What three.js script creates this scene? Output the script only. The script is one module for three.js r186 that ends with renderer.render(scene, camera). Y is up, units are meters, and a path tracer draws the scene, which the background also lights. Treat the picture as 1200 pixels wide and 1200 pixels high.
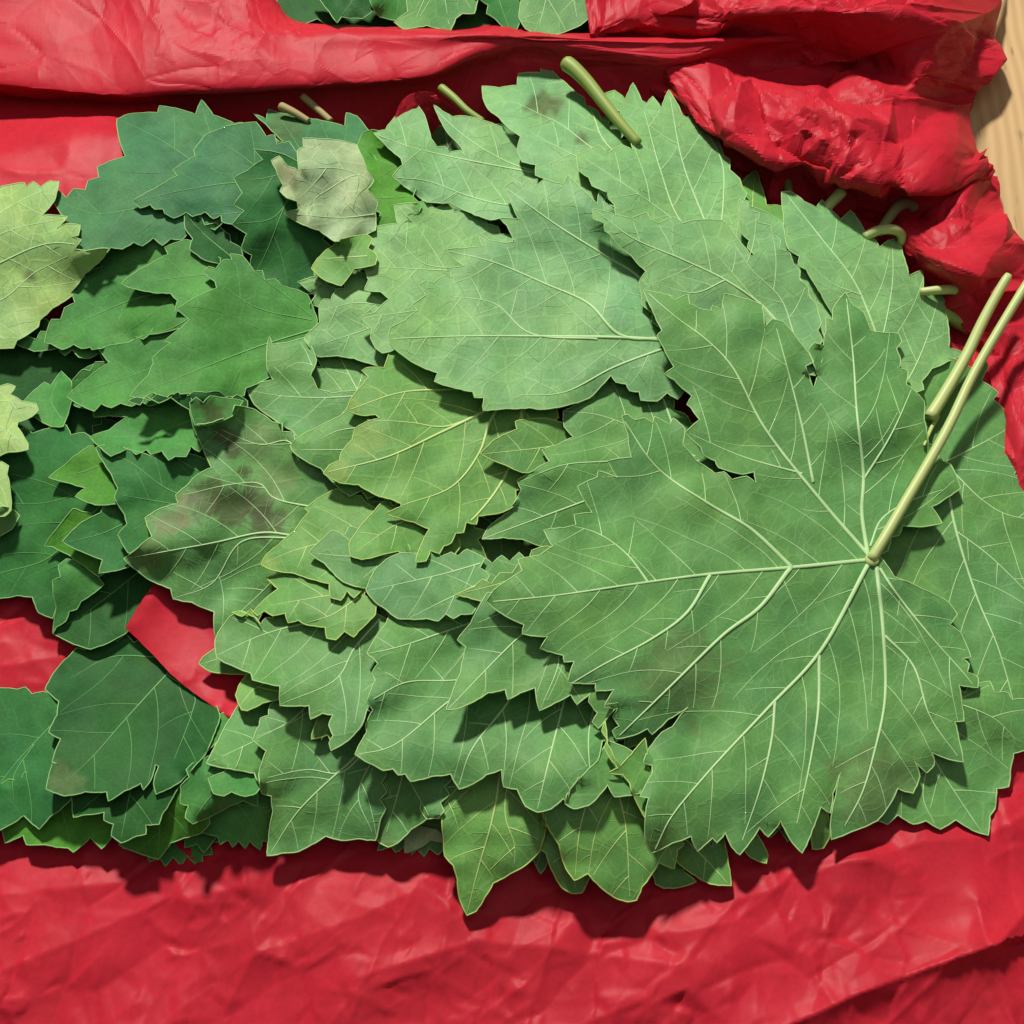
import * as THREE from 'three';
import { RectAreaLightUniformsLib } from 'three/addons/lights/RectAreaLightUniformsLib.js';

// ---------------------------------------------------------------- camera, light, exposure
const PIX = 1200, FOV = 36, PITCH = THREE.MathUtils.degToRad(63), DIST = 0.4617;
const scene = new THREE.Scene();
const camera = new THREE.PerspectiveCamera(FOV, 1, 0.01, 20);
camera.position.set(0, 0.01 + DIST * Math.sin(PITCH), DIST * Math.cos(PITCH));
camera.lookAt(0, 0.01, 0);
camera.updateMatrixWorld(true);
const renderer = new THREE.WebGLRenderer({ antialias: true });
renderer.setSize(1024, 1024);
renderer.toneMapping = THREE.LinearToneMapping;
renderer.toneMappingExposure = 1.08;
renderer.shadowMap.enabled = true;
scene.background = new THREE.Color(0.03, 0.028, 0.026);      // the dim room beyond the lamps

const lamp = new THREE.SpotLight(0xfff3e8, 15.5, 0, 0.32, 0.5, 2);   // the kitchen lamp behind and above
lamp.position.set(-0.36, 1.5, -1.3);
lamp.target.position.set(0, 0, 0);
lamp.castShadow = true; lamp.shadow.radius = 5; lamp.shadow.mapSize.set(4096, 4096);
lamp.shadow.camera.near = 0.5; lamp.shadow.camera.far = 4; lamp.shadow.bias = -0.0002;
scene.add(lamp, lamp.target);
RectAreaLightUniformsLib.init();
const ceiling = new THREE.RectAreaLight(0xfff6ee, 0.5, 2.4, 2.4);   // light returned by the ceiling
ceiling.position.set(0.3, 2.1, 0.3); ceiling.lookAt(0, 0, 0);
scene.add(ceiling);

// ---------------------------------------------------------------- small tools
function rng(seed) { let s = seed >>> 0; return () => { s = (s + 0x6d2b79f5) | 0; let t = Math.imul(s ^ (s >>> 15), 1 | s); t = (t + Math.imul(t ^ (t >>> 7), 61 | t)) ^ t; return ((t ^ (t >>> 14)) >>> 0) / 4294967296; }; }
function hash(i, j, k = 0) { let h = Math.imul(i | 0, 374761393) + Math.imul(j | 0, 668265263) + Math.imul(k | 0, 2147483647 ^ 0x5bd1e995); h = Math.imul(h ^ (h >>> 13), 1274126177); h ^= h >>> 16; return (h >>> 0) / 4294967296; }
const clamp = THREE.MathUtils.clamp, lerp = THREE.MathUtils.lerp;
const sst = (a, b, x) => { const t = clamp((x - a) / (b - a), 0, 1); return t * t * (3 - 2 * t); };
function vnoise(x, y, k = 0) {
  const i = Math.floor(x), j = Math.floor(y), fx = x - i, fy = y - j, u = fx * fx * (3 - 2 * fx), v = fy * fy * (3 - 2 * fy);
  return lerp(lerp(hash(i, j, k), hash(i + 1, j, k), u), lerp(hash(i, j + 1, k), hash(i + 1, j + 1, k), u), v) * 2 - 1;
}
const fbm = (x, y, k = 0) => vnoise(x, y, k) * 0.55 + vnoise(x * 2.1 + 3.7, y * 2.1 + 1.3, k + 1) * 0.3 + vnoise(x * 4.3 + 9.1, y * 4.3 + 5.9, k + 2) * 0.15;
// flat facets that meet in sharp creases: crumpled paper
function facet(x, y, k) {
  x += 0.42 * vnoise(x * 0.9, y * 0.9, k + 11); y += 0.42 * vnoise(x * 0.9 + 40, y * 0.9, k + 12);
  const s = (x + y) * 0.3660254, i = Math.floor(x + s), j = Math.floor(y + s), t = (i + j) * 0.2113249;
  const fx = x + s - i, fy = y + s - j, a = hash(i, j, k), c = hash(i + 1, j + 1, k);
  return (fx > fy ? a + (hash(i + 1, j, k) - a) * (fx - fy) + (c - a) * fy : a + (hash(i, j + 1, k) - a) * (fy - fx) + (c - a) * fx) * 2 - 1;
}
// the point at height h (metres) that is seen at a place of the photograph
const ray = new THREE.Vector3();
function at(x, y, h) {
  ray.set((x / PIX) * 2 - 1, 1 - (y / PIX) * 2, 0.5).unproject(camera).sub(camera.position);
  const t = (h - camera.position.y) / ray.y;
  return new THREE.Vector3(camera.position.x + ray.x * t, h, camera.position.z + ray.z * t);
}
const taken = {};
function numbered(name) { const n = taken[name] = (taken[name] ?? -1) + 1; return n ? name + '_' + String(n).padStart(3, '0') : name; }
function mesh(name, geometry, material, parent) {
  const m = new THREE.Mesh(geometry, material);
  m.name = name; m.castShadow = m.receiveShadow = true;
  parent.add(m);
  return m;
}
function thing(name, label, category, group) {
  const g = new THREE.Group(); g.name = numbered(name);
  g.userData = { label, category }; if (group) g.userData.group = group;
  scene.add(g);
  return g;
}
function geo(pos, idx, uv, col) {
  const g = new THREE.BufferGeometry();
  g.setAttribute('position', new THREE.Float32BufferAttribute(pos, 3));
  if (uv) g.setAttribute('uv', new THREE.Float32BufferAttribute(uv, 2));
  if (col) g.setAttribute('color', new THREE.Float32BufferAttribute(col, 3));
  g.setIndex(idx); g.computeVertexNormals();
  return g;
}
// a tube along points with a radius at each; flat < 1 presses it down
function tube(pts, rad, sides = 6, flat = 1, out = { pos: [], idx: [] }, cap = true) {
  const n = pts.length, base = out.pos.length / 3, T = new THREE.Vector3(), U = new THREE.Vector3(0, 1, 0), S = new THREE.Vector3(), N = new THREE.Vector3();
  for (let i = 0; i < n; i++) {
    T.subVectors(pts[Math.min(n - 1, i + 1)], pts[Math.max(0, i - 1)]).normalize();
    S.crossVectors(T, U).normalize(); if (S.lengthSq() < 0.5) S.set(1, 0, 0);
    N.crossVectors(S, T).normalize();
    for (let k = 0; k < sides; k++) {
      const a = (k / sides) * Math.PI * 2, c = Math.cos(a) * rad[i], s = Math.sin(a) * rad[i] * flat, p = pts[i];
      out.pos.push(p.x + S.x * c + N.x * s, p.y + S.y * c + N.y * s, p.z + S.z * c + N.z * s);
    }
  }
  for (let i = 0; i + 1 < n; i++) for (let k = 0; k < sides; k++) {
    const a = base + i * sides + k, b = base + i * sides + ((k + 1) % sides), c = a + sides, d = b + sides;
    out.idx.push(a, b, c, b, d, c);
  }
  if (cap) for (const [row, flip] of [[0, 1], [n - 1, 0]]) {
    const c = out.pos.length / 3, p = pts[row]; out.pos.push(p.x, p.y, p.z);
    for (let k = 0; k < sides; k++) { const a = base + row * sides + k, b = base + row * sides + ((k + 1) % sides); flip ? out.idx.push(c, b, a) : out.idx.push(c, a, b); }
  }
  return out;
}
function delaunay(P) {                                       // P: [[x, y], ...] -> triples of indices
  const n = P.length, order = [...P.keys()].sort((a, b) => P[b][0] - P[a][0]);
  let x0 = 1e9, x1 = -1e9, y0 = 1e9, y1 = -1e9;
  for (const [x, y] of P) { x0 = Math.min(x0, x); x1 = Math.max(x1, x); y0 = Math.min(y0, y); y1 = Math.max(y1, y); }
  const d = Math.max(x1 - x0, y1 - y0), mx = (x0 + x1) / 2, my = (y0 + y1) / 2;
  const V = P.concat([[mx - 20 * d, my - d], [mx, my + 20 * d], [mx + 20 * d, my - d]]);
  const circle = (i, j, k) => {
    const [ax, ay] = V[i], [bx, by] = V[j], [cx, cy] = V[k], D = 2 * (ax * (by - cy) + bx * (cy - ay) + cx * (ay - by)) || 1e-12;
    const a = ax * ax + ay * ay, b = bx * bx + by * by, c = cx * cx + cy * cy;
    const x = (a * (by - cy) + b * (cy - ay) + c * (ay - by)) / D, y = (a * (cx - bx) + b * (ax - cx) + c * (bx - ax)) / D;
    return { i, j, k, x, y, r: (ax - x) ** 2 + (ay - y) ** 2 };
  };
  let open = [circle(n, n + 1, n + 2)]; const closed = [];
  for (let q = n; q--;) {
    const c = order[q], edges = new Map(), keep = [];
    for (const t of open) {
      const dx = V[c][0] - t.x;
      if (dx > 0 && dx * dx > t.r) { closed.push(t); continue; }
      const dy = V[c][1] - t.y;
      if (dx * dx + dy * dy - t.r > 1e-9) { keep.push(t); continue; }
      for (const [a, b] of [[t.i, t.j], [t.j, t.k], [t.k, t.i]]) { const key = Math.min(a, b) * 1e6 + Math.max(a, b); edges.has(key) ? edges.set(key, null) : edges.set(key, [a, b]); }
    }
    open = keep;
    for (const e of edges.values()) if (e) open.push(circle(e[0], e[1], c));
  }
  return closed.concat(open).filter((t) => t.i < n && t.j < n && t.k < n).map((t) => [t.i, t.j, t.k]);
}
function inside(poly, x, y) {
  let c = false;
  for (let i = 0, j = poly.length - 1; i < poly.length; j = i++) { const [ax, ay] = poly[i], [bx, by] = poly[j]; if ((ay > y) !== (by > y) && x < ((bx - ax) * (y - ay)) / (by - ay) + ax) c = !c; }
  return c;
}
const pairs = (a) => { const o = []; for (let i = 0; i < a.length; i += 2) o.push([a[i], a[i + 1]]); return o; };

// ---------------------------------------------------------------- materials
function dataMap(size, f, channels = 1) {
  const d = new Uint8Array(size * size * 4);
  for (let y = 0; y < size; y++) for (let x = 0; x < size; x++) {
    const v = f(x / size, y / size), o = (y * size + x) * 4;
    if (channels === 1) d[o] = d[o + 1] = d[o + 2] = clamp(v, 0, 1) * 255; else { d[o] = clamp(v[0], 0, 1) * 255; d[o + 1] = clamp(v[1], 0, 1) * 255; d[o + 2] = clamp(v[2], 0, 1) * 255; }
    d[o + 3] = 255;
  }
  const t = new THREE.DataTexture(d, size, size);
  t.wrapS = t.wrapT = THREE.RepeatWrapping; t.magFilter = THREE.LinearFilter; t.minFilter = THREE.LinearMipmapLinearFilter; t.generateMipmaps = true; t.needsUpdate = true;
  return t;
}
function cells(u, v, n, k) {                                  // distance between the two nearest seeds: 0 on the walls between cells
  const x = u * n, y = v * n, i = Math.floor(x), j = Math.floor(y); let a = 9, b = 9;
  for (let dj = -1; dj <= 1; dj++) for (let di = -1; di <= 1; di++) {
    const ii = ((i + di) % n + n) % n, jj = ((j + dj) % n + n) % n;
    const d = Math.hypot(i + di + 0.15 + 0.7 * hash(ii, jj, k) - x, j + dj + 0.15 + 0.7 * hash(ii, jj, k + 1) - y);
    if (d < a) { b = a; a = d; } else if (d < b) b = d;
  }
  return b - a;
}
function wrapNoise(u, v, n, k) {
  const x = u * n, y = v * n, i = Math.floor(x), j = Math.floor(y), fx = x - i, fy = y - j, s = fx * fx * (3 - 2 * fx), t = fy * fy * (3 - 2 * fy);
  const h = (a, b) => hash(((a % n) + n) % n, ((b % n) + n) % n, k);
  return lerp(lerp(h(i, j), h(i + 1, j), s), lerp(h(i, j + 1), h(i + 1, j + 1), s), t) * 2 - 1;
}
const NET = 1024;                                              // the fine net of veins, one tile for 8 cm of leaf
const netA = new Float32Array(NET * NET), netB = new Float32Array(NET * NET);
for (let y = 0; y < NET; y++) for (let x = 0; x < NET; x++) {
  const u = x / NET + 0.006 * wrapNoise(x / NET, y / NET, 24, 5), v = y / NET + 0.006 * wrapNoise(x / NET, y / NET, 24, 6);
  netA[y * NET + x] = 1 - sst(0.02, 0.14, cells(u, v, 11, 20));
  netB[y * NET + x] = 1 - sst(0.02, 0.3, cells(u, v, 48, 30));
}
const net = (u, v) => { const o = Math.floor(v * NET) * NET + Math.floor(u * NET); return [netA[o], netB[o]]; };
const underMap = dataMap(NET, (u, v) => {
  const [a, b] = net(u, v), m = 0.10 * wrapNoise(u, v, 7, 40) + 0.07 * wrapNoise(u, v, 30, 41) + 0.05 * wrapNoise(u, v, 160, 42);
  const w = 0.78 + m + 0.07 * a + 0.03 * b;
  return [w * (1 + 0.1 * a + 0.02 * wrapNoise(u, v, 5, 43)), w, w * (1 + 0.02 * a + 0.05 * wrapNoise(u, v, 9, 44))];
}, 3);
const upperMap = dataMap(NET, (u, v) => {
  const [a, b] = net(u, v), m = 0.13 * wrapNoise(u, v, 6, 50) + 0.09 * wrapNoise(u, v, 28, 51) + 0.06 * wrapNoise(u, v, 150, 52);
  const w = 0.74 + m - 0.05 * b + 0.05 * a, f = sst(0.55, 0.8, wrapNoise(u, v, 20, 53) * wrapNoise(u, v, 50, 54) + wrapNoise(u, v, 9, 55) * 0.5) * 0.25;
  return [w * (1 + f), w, w * (1 - f)];
}, 3);
const leafBump = dataMap(NET, (u, v) => { const [a, b] = net(u, v); return 0.35 + 0.35 * a + 0.16 * b + 0.1 * wrapNoise(u, v, 60, 45); });
const upperBump = dataMap(NET, (u, v) => { const [a, b] = net(u, v); return 0.7 - 0.35 * a - 0.2 * b + 0.12 * wrapNoise(u, v, 60, 46); });
function leafMaterial(under, color) {
  return new THREE.MeshPhysicalMaterial({ color: new THREE.Color(...color), map: under ? underMap : upperMap, bumpMap: under ? leafBump : upperBump, bumpScale: under ? 0.00012 : 0.00008, roughness: under ? 0.56 : 0.58, specularIntensity: under ? 0.5 : color[2] > 0.12 ? 0.45 : 0.22, vertexColors: true, side: THREE.DoubleSide });
}
const plain = (r, g, b, rough, extra = {}) => new THREE.MeshPhysicalMaterial({ color: new THREE.Color(r, g, b), roughness: rough, side: THREE.DoubleSide, ...extra });
const MV0 = 0, MV = { under: plain(0.46, 0.74, 0.36, 0.55), warm: plain(0.52, 0.74, 0.26, 0.55), upper: plain(0.15, 0.43, 0.13, 0.55) };
const ML = { under: plain(0.18, 0.44, 0.15, 0.55), warm: plain(0.22, 0.48, 0.13, 0.55), upper: plain(0.085, 0.33, 0.11, 0.55) };
const MM = { under: plain(0.36, 0.62, 0.24, 0.6), warm: plain(0.42, 0.62, 0.16, 0.6), upper: plain(0.24, 0.52, 0.18, 0.6) };
const stalkMap = dataMap(256, (u, v) => 0.82 + 0.1 * wrapNoise(u, v, 40, 61) * wrapNoise(u, v, 6, 62) + 0.1 * wrapNoise(u, v, 8, 63));
const MS = { pale: plain(0.5, 0.64, 0.24, 0.45), green: plain(0.27, 0.4, 0.09, 0.5), dull: plain(0.22, 0.25, 0.1, 0.6), cut: plain(0.36, 0.32, 0.14, 0.7) };
const paperBump = dataMap(1024, (u, v) => {
  let h = 0.5; for (const [n, a, k] of [[7, 0.16, 70], [15, 0.12, 71], [33, 0.06, 72]]) { const c = cells(u + 0.02 * wrapNoise(u, v, 9, k + 7), v + 0.02 * wrapNoise(u, v, 9, k + 8), n, k); h += a * (Math.min(c, 0.8) - 0.3) * wrapNoise(u, v, n, k + 3); }
  return h + 0.02 * wrapNoise(u, v, 200, 79) + 0.02 * wrapNoise(u, v, 90, 78);
});
const paperMap = dataMap(512, (u, v) => { const w = 0.86 + 0.06 * wrapNoise(u, v, 11, 80) + 0.04 * wrapNoise(u, v, 60, 81) + 0.05 * wrapNoise(u, v, 200, 82); return [w, w * (1 + 0.1 * wrapNoise(u, v, 8, 83)), w]; }, 3);
const paperMaterial = new THREE.MeshPhysicalMaterial({ color: new THREE.Color(0.59, 0.024, 0.046), map: paperMap, bumpMap: paperBump, bumpScale: 0.0002, roughness: 0.44, specularIntensity: 0.24, side: THREE.DoubleSide });
const smoothPaper = paperMaterial, crispPaper = paperMaterial.clone(); crispPaper.flatShading = true;
const woodMap = dataMap(1024, (u, v) => {
  const w = u + 0.012 * wrapNoise(u, v, 4, 90) + 0.004 * wrapNoise(u, v, 14, 91);
  const ring = 0.5 + 0.5 * Math.sin(w * 380 + 9 * wrapNoise(w, v * 0.0, 6, 92)), pore = sst(0.35, 0.8, wrapNoise(u, Math.floor(v * 30) / 30 * 0 + v * 0.12, 250, 93) * 0.6 + wrapNoise(u, v, 40, 94) * 0.4);
  const s = 0.78 + 0.14 * ring - 0.3 * pore + 0.08 * wrapNoise(u, v, 3, 95);
  return [0.80 * s, 0.58 * s * (0.96 + 0.04 * ring), 0.29 * s * (0.9 + 0.1 * ring)];
}, 3);
const woodMaterial = new THREE.MeshPhysicalMaterial({ map: woodMap, roughness: 0.45, color: new THREE.Color(0.85, 0.85, 0.85) });

// ---------------------------------------------------------------- heights of what lies on the table, over the view
const CELL = 4, G0 = -320, GN = 460;                            // cells of 4 photo pixels from -320 to 1520
const H = new Float32Array(GN * GN);
const gi = (v) => clamp((v - G0) / CELL, 0, GN - 1.001);
function sample(F, x, y) { const a = gi(x), b = gi(y), i = Math.floor(a), j = Math.floor(b), u = a - i, v = b - j, o = j * GN + i; return lerp(lerp(F[o], F[o + 1], u), lerp(F[o + GN], F[o + GN + 1], u), v); }
const HULL = pairs([-330, 250, 90, 150, 260, 155, 420, 160, 480, 140, 620, 110, 780, 130, 880, 240, 1010, 290, 1070, 380, 1140, 470, 1230, 560, 1250, 860, 1130, 940, 980, 950, 800, 985, 560, 980, 420, 950, 330, 950, 250, 900, 120, 940, -330, 950]);
const mm = 0.001;
function mound(x, y) {
  let h = lerp(20, 10, sst(80, 1000, y));
  h = lerp(h, h * 0.4, sst(950, 1200, x)); h = lerp(h, h * 0.62, sst(420, 220, x) * sst(350, 650, y)); h = lerp(h, h * 0.8, sst(420, 220, x) * sst(150, 320, y));
  if (x < 330) h = lerp(h, 3.2, sst(560, 760, y) * sst(330, 270, x));
  return h * mm;
}
for (let j = 0; j < GN; j++) for (let i = 0; i < GN; i++) {
  const x = G0 + i * CELL, y = G0 + j * CELL;
  H[j * GN + i] = inside(HULL, x, y) ? mound(x, y) : y < 60 ? 0.012 : 0.003;
}
// a stiff sheet laid over all that lies there: smooth, never below it
function drape(poly, gap, stiff = 6) {
  let x0 = 1e9, x1 = -1e9, y0 = 1e9, y1 = -1e9;
  for (const [x, y] of poly) { x0 = Math.min(x0, x); x1 = Math.max(x1, x); y0 = Math.min(y0, y); y1 = Math.max(y1, y); }
  const i0 = Math.max(0, Math.floor(gi(x0)) - 5), i1 = Math.min(GN - 1, Math.ceil(gi(x1)) + 5), j0 = Math.max(0, Math.floor(gi(y0)) - 5), j1 = Math.min(GN - 1, Math.ceil(gi(y1)) + 5);
  const w = i1 - i0 + 1, h = j1 - j0 + 1, M = new Float32Array(w * h), B = new Float32Array(w * h), S = new Float32Array(w * h);
  let n = 0, sx = 0, sy = 0, sh = 0, xx = 0, yy = 0, xy = 0, xh = 0, yh = 0;
  for (let j = 0; j < h; j++) for (let i = 0; i < w; i++) {
    const o = j * w + i; B[o] = H[(j + j0) * GN + i + i0] + gap;
    if (inside(poly, G0 + (i + i0) * CELL, G0 + (j + j0) * CELL)) { M[o] = 1; n++; sx += i; sy += j; sh += B[o]; xx += i * i; yy += j * j; xy += i * j; xh += i * B[o]; yh += j * B[o]; }
  }
  const cx = sx / n, cy = sy / n, ch = sh / n, a = xx / n - cx * cx + 4, b = xy / n - cx * cy, c = yy / n - cy * cy + 4, p = xh / n - cx * ch, q = yh / n - cy * ch, D = a * c - b * b, gx = (p * c - q * b) / D, gy = (q * a - p * b) / D;
  for (let j = 0; j < h; j++) for (let i = 0; i < w; i++) S[j * w + i] = ch + gx * (i - cx) + gy * (j - cy);
  const T = new Float32Array(w * h), R = stiff;
  const blur = (r) => {
    for (let j = 0; j < h; j++) { let s = 0, k = 0; for (let i = -r; i < w; i++) { if (i + r < w) { s += S[j * w + i + r]; k++; } if (i - r - 1 >= 0) { s -= S[j * w + i - r - 1]; k--; } if (i >= 0) T[j * w + i] = s / k; } }
    for (let i = 0; i < w; i++) { let s = 0, k = 0; for (let j = -r; j < h; j++) { if (j + r < h) { s += T[(j + r) * w + i]; k++; } if (j - r - 1 >= 0) { s -= T[(j - r - 1) * w + i]; k--; } if (j >= 0) S[j * w + i] = s / k; } }
  };
  const press = (g) => { for (let o = 0; o < w * h; o++) if (M[o] && S[o] < B[o] - g) S[o] = B[o] - g; };
  for (let k = 0; k < 7; k++) { press(0); blur(R); }
  for (let k = 0; k < 2; k++) { press(gap * 0.4); blur(2); }
  press(gap * 0.75);
  blur(1); press(gap * 0.85);
  const get = (F, x, y) => { const u = clamp((x - G0) / CELL - i0, 0, w - 1.001), v = clamp((y - G0) / CELL - j0, 0, h - 1.001), i = Math.floor(u), j = Math.floor(v), o = j * w + i; return lerp(lerp(F[o], F[o + 1], u - i), lerp(F[o + w], F[o + w + 1], u - i), v - j); };
  // steps of the grid to the outline
  const E = new Float32Array(w * h); for (let o = 0; o < w * h; o++) E[o] = M[o] ? 60 : 0;
  for (let j = 1; j < h; j++) for (let i = 1; i < w - 1; i++) { const o = j * w + i; E[o] = Math.min(E[o], E[o - 1] + 1, E[o - w] + 1, E[o - w - 1] + 1.4, E[o - w + 1] + 1.4); }
  for (let j = h - 2; j >= 0; j--) for (let i = w - 2; i > 0; i--) { const o = j * w + i; E[o] = Math.min(E[o], E[o + 1] + 1, E[o + w] + 1, E[o + w + 1] + 1.4, E[o + w - 1] + 1.4); }
  return { M, w, h, i0, j0, S, edge: (x, y) => get(E, x, y), floor: (x, y) => get(B, x, y) - gap * 0.7, at(x, y) { const u = clamp((x - G0) / CELL - i0, 0, w - 1.001), v = clamp((y - G0) / CELL - j0, 0, h - 1.001), i = Math.floor(u), j = Math.floor(v), o = j * w + i; return lerp(lerp(S[o], S[o + 1], u - i), lerp(S[o + w], S[o + w + 1], u - i), v - j); } };
}
function settle(d, extra = 0, height) { for (let j = 0; j < d.h; j++) for (let i = 0; i < d.w; i++) if (d.M[j * d.w + i]) { const o = (j + d.j0) * GN + i + d.i0; H[o] = Math.max(H[o], (height ? height(G0 + (i + d.i0) * CELL, G0 + (j + d.j0) * CELL) : d.S[j * d.w + i]) + extra); } }
// points of an outline and a mesh of the sheet inside it
function outline(poly, step, bulge) {
  const out = [], n = poly.length;
  let area = 0; for (let i = 0; i < n; i++) { const [ax, ay] = poly[i], [bx, by] = poly[(i + 1) % n]; area += ax * by - bx * ay; }
  const sgn = area > 0 ? 1 : -1;
  for (let i = 0; i < n; i++) {
    const [ax, ay] = poly[i], [bx, by] = poly[(i + 1) % n], L = Math.hypot(bx - ax, by - ay), m = Math.max(1, Math.round(L / step)), nx = ((by - ay) / L) * sgn, ny = (-(bx - ax) / L) * sgn;
    for (let k = 0; k < m; k++) { const t = k / m, b = bulge * L * 4 * t * (1 - t) + (k ? 0.5 * vnoise(ax + bx * t * 3, ay + k * 1.7, 5) : 0); out.push([ax + (bx - ax) * t + nx * b, ay + (by - ay) * t + ny * b]); }
  }
  return out;
}
function fill(ring, step, seed) {
  const r = rng(seed), P = ring.slice(), near = new Map(), key = (x, y) => Math.floor(x / step) + ':' + Math.floor(y / step);
  for (const p of ring) { const k = key(...p); near.has(k) ? near.get(k).push(p) : near.set(k, [p]); }
  let x0 = 1e9, x1 = -1e9, y0 = 1e9, y1 = -1e9;
  for (const [x, y] of ring) { x0 = Math.min(x0, x); x1 = Math.max(x1, x); y0 = Math.min(y0, y); y1 = Math.max(y1, y); }
  for (let j = 0, y = y0; y < y1; y += step * 0.87, j++) for (let x = x0 + (j % 2) * step * 0.5; x < x1; x += step) {
    const px = x + (r() - 0.5) * step * 0.3, py = y + (r() - 0.5) * step * 0.3;
    if (!inside(ring, px, py)) continue;
    let ok = true; const a = Math.floor(px / step), b = Math.floor(py / step);
    for (let u = -1; u <= 1 && ok; u++) for (let v = -1; v <= 1 && ok; v++) for (const q of near.get(a + u + ':' + (b + v)) ?? []) if (Math.hypot(q[0] - px, q[1] - py) < step * 0.55) { ok = false; break; }
    if (ok) P.push([px, py]);
  }
  const tri = delaunay(P.map(([x, y]) => [x + 1e-4 * r(), y + 1e-4 * r()])).filter(([i, j, k]) => inside(ring, (P[i][0] + P[j][0] + P[k][0]) / 3, (P[i][1] + P[j][1] + P[k][1]) / 3));
  for (const t of tri) { const [a, b, c] = t.map((i) => P[i]); if ((b[0] - a[0]) * (c[1] - a[1]) - (b[1] - a[1]) * (c[0] - a[0]) > 0) [t[1], t[2]] = [t[2], t[1]]; }
  return { P, idx: tri.flat() };
}
const segDist = (x, y, L) => { let m = 1e9; for (let i = 0; i + 1 < L.length; i++) { const [ax, ay] = L[i], [bx, by] = L[i + 1], dx = bx - ax, dy = by - ay, t = clamp(((x - ax) * dx + (y - ay) * dy) / (dx * dx + dy * dy + 1e-9), 0, 1); m = Math.min(m, Math.hypot(ax + dx * t - x, ay + dy * t - y)); } return m; };

// ---------------------------------------------------------------- one vine leaf
let leafSeed = 1;
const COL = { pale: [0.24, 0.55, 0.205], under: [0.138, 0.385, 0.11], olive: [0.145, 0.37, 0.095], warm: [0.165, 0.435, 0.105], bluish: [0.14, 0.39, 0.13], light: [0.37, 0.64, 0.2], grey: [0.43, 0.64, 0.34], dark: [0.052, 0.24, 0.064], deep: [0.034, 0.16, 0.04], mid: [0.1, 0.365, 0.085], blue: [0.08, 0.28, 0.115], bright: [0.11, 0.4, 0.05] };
const PIGMENT = { brown: [0.09, 0.115, 0.045, 0.75], tan: [0.22, 0.27, 0.12, 0.7], dull: [0.16, 0.24, 0.09, 0.5], yellow: [0.3, 0.5, 0.09, 0.55] };
const materials = {};
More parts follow.
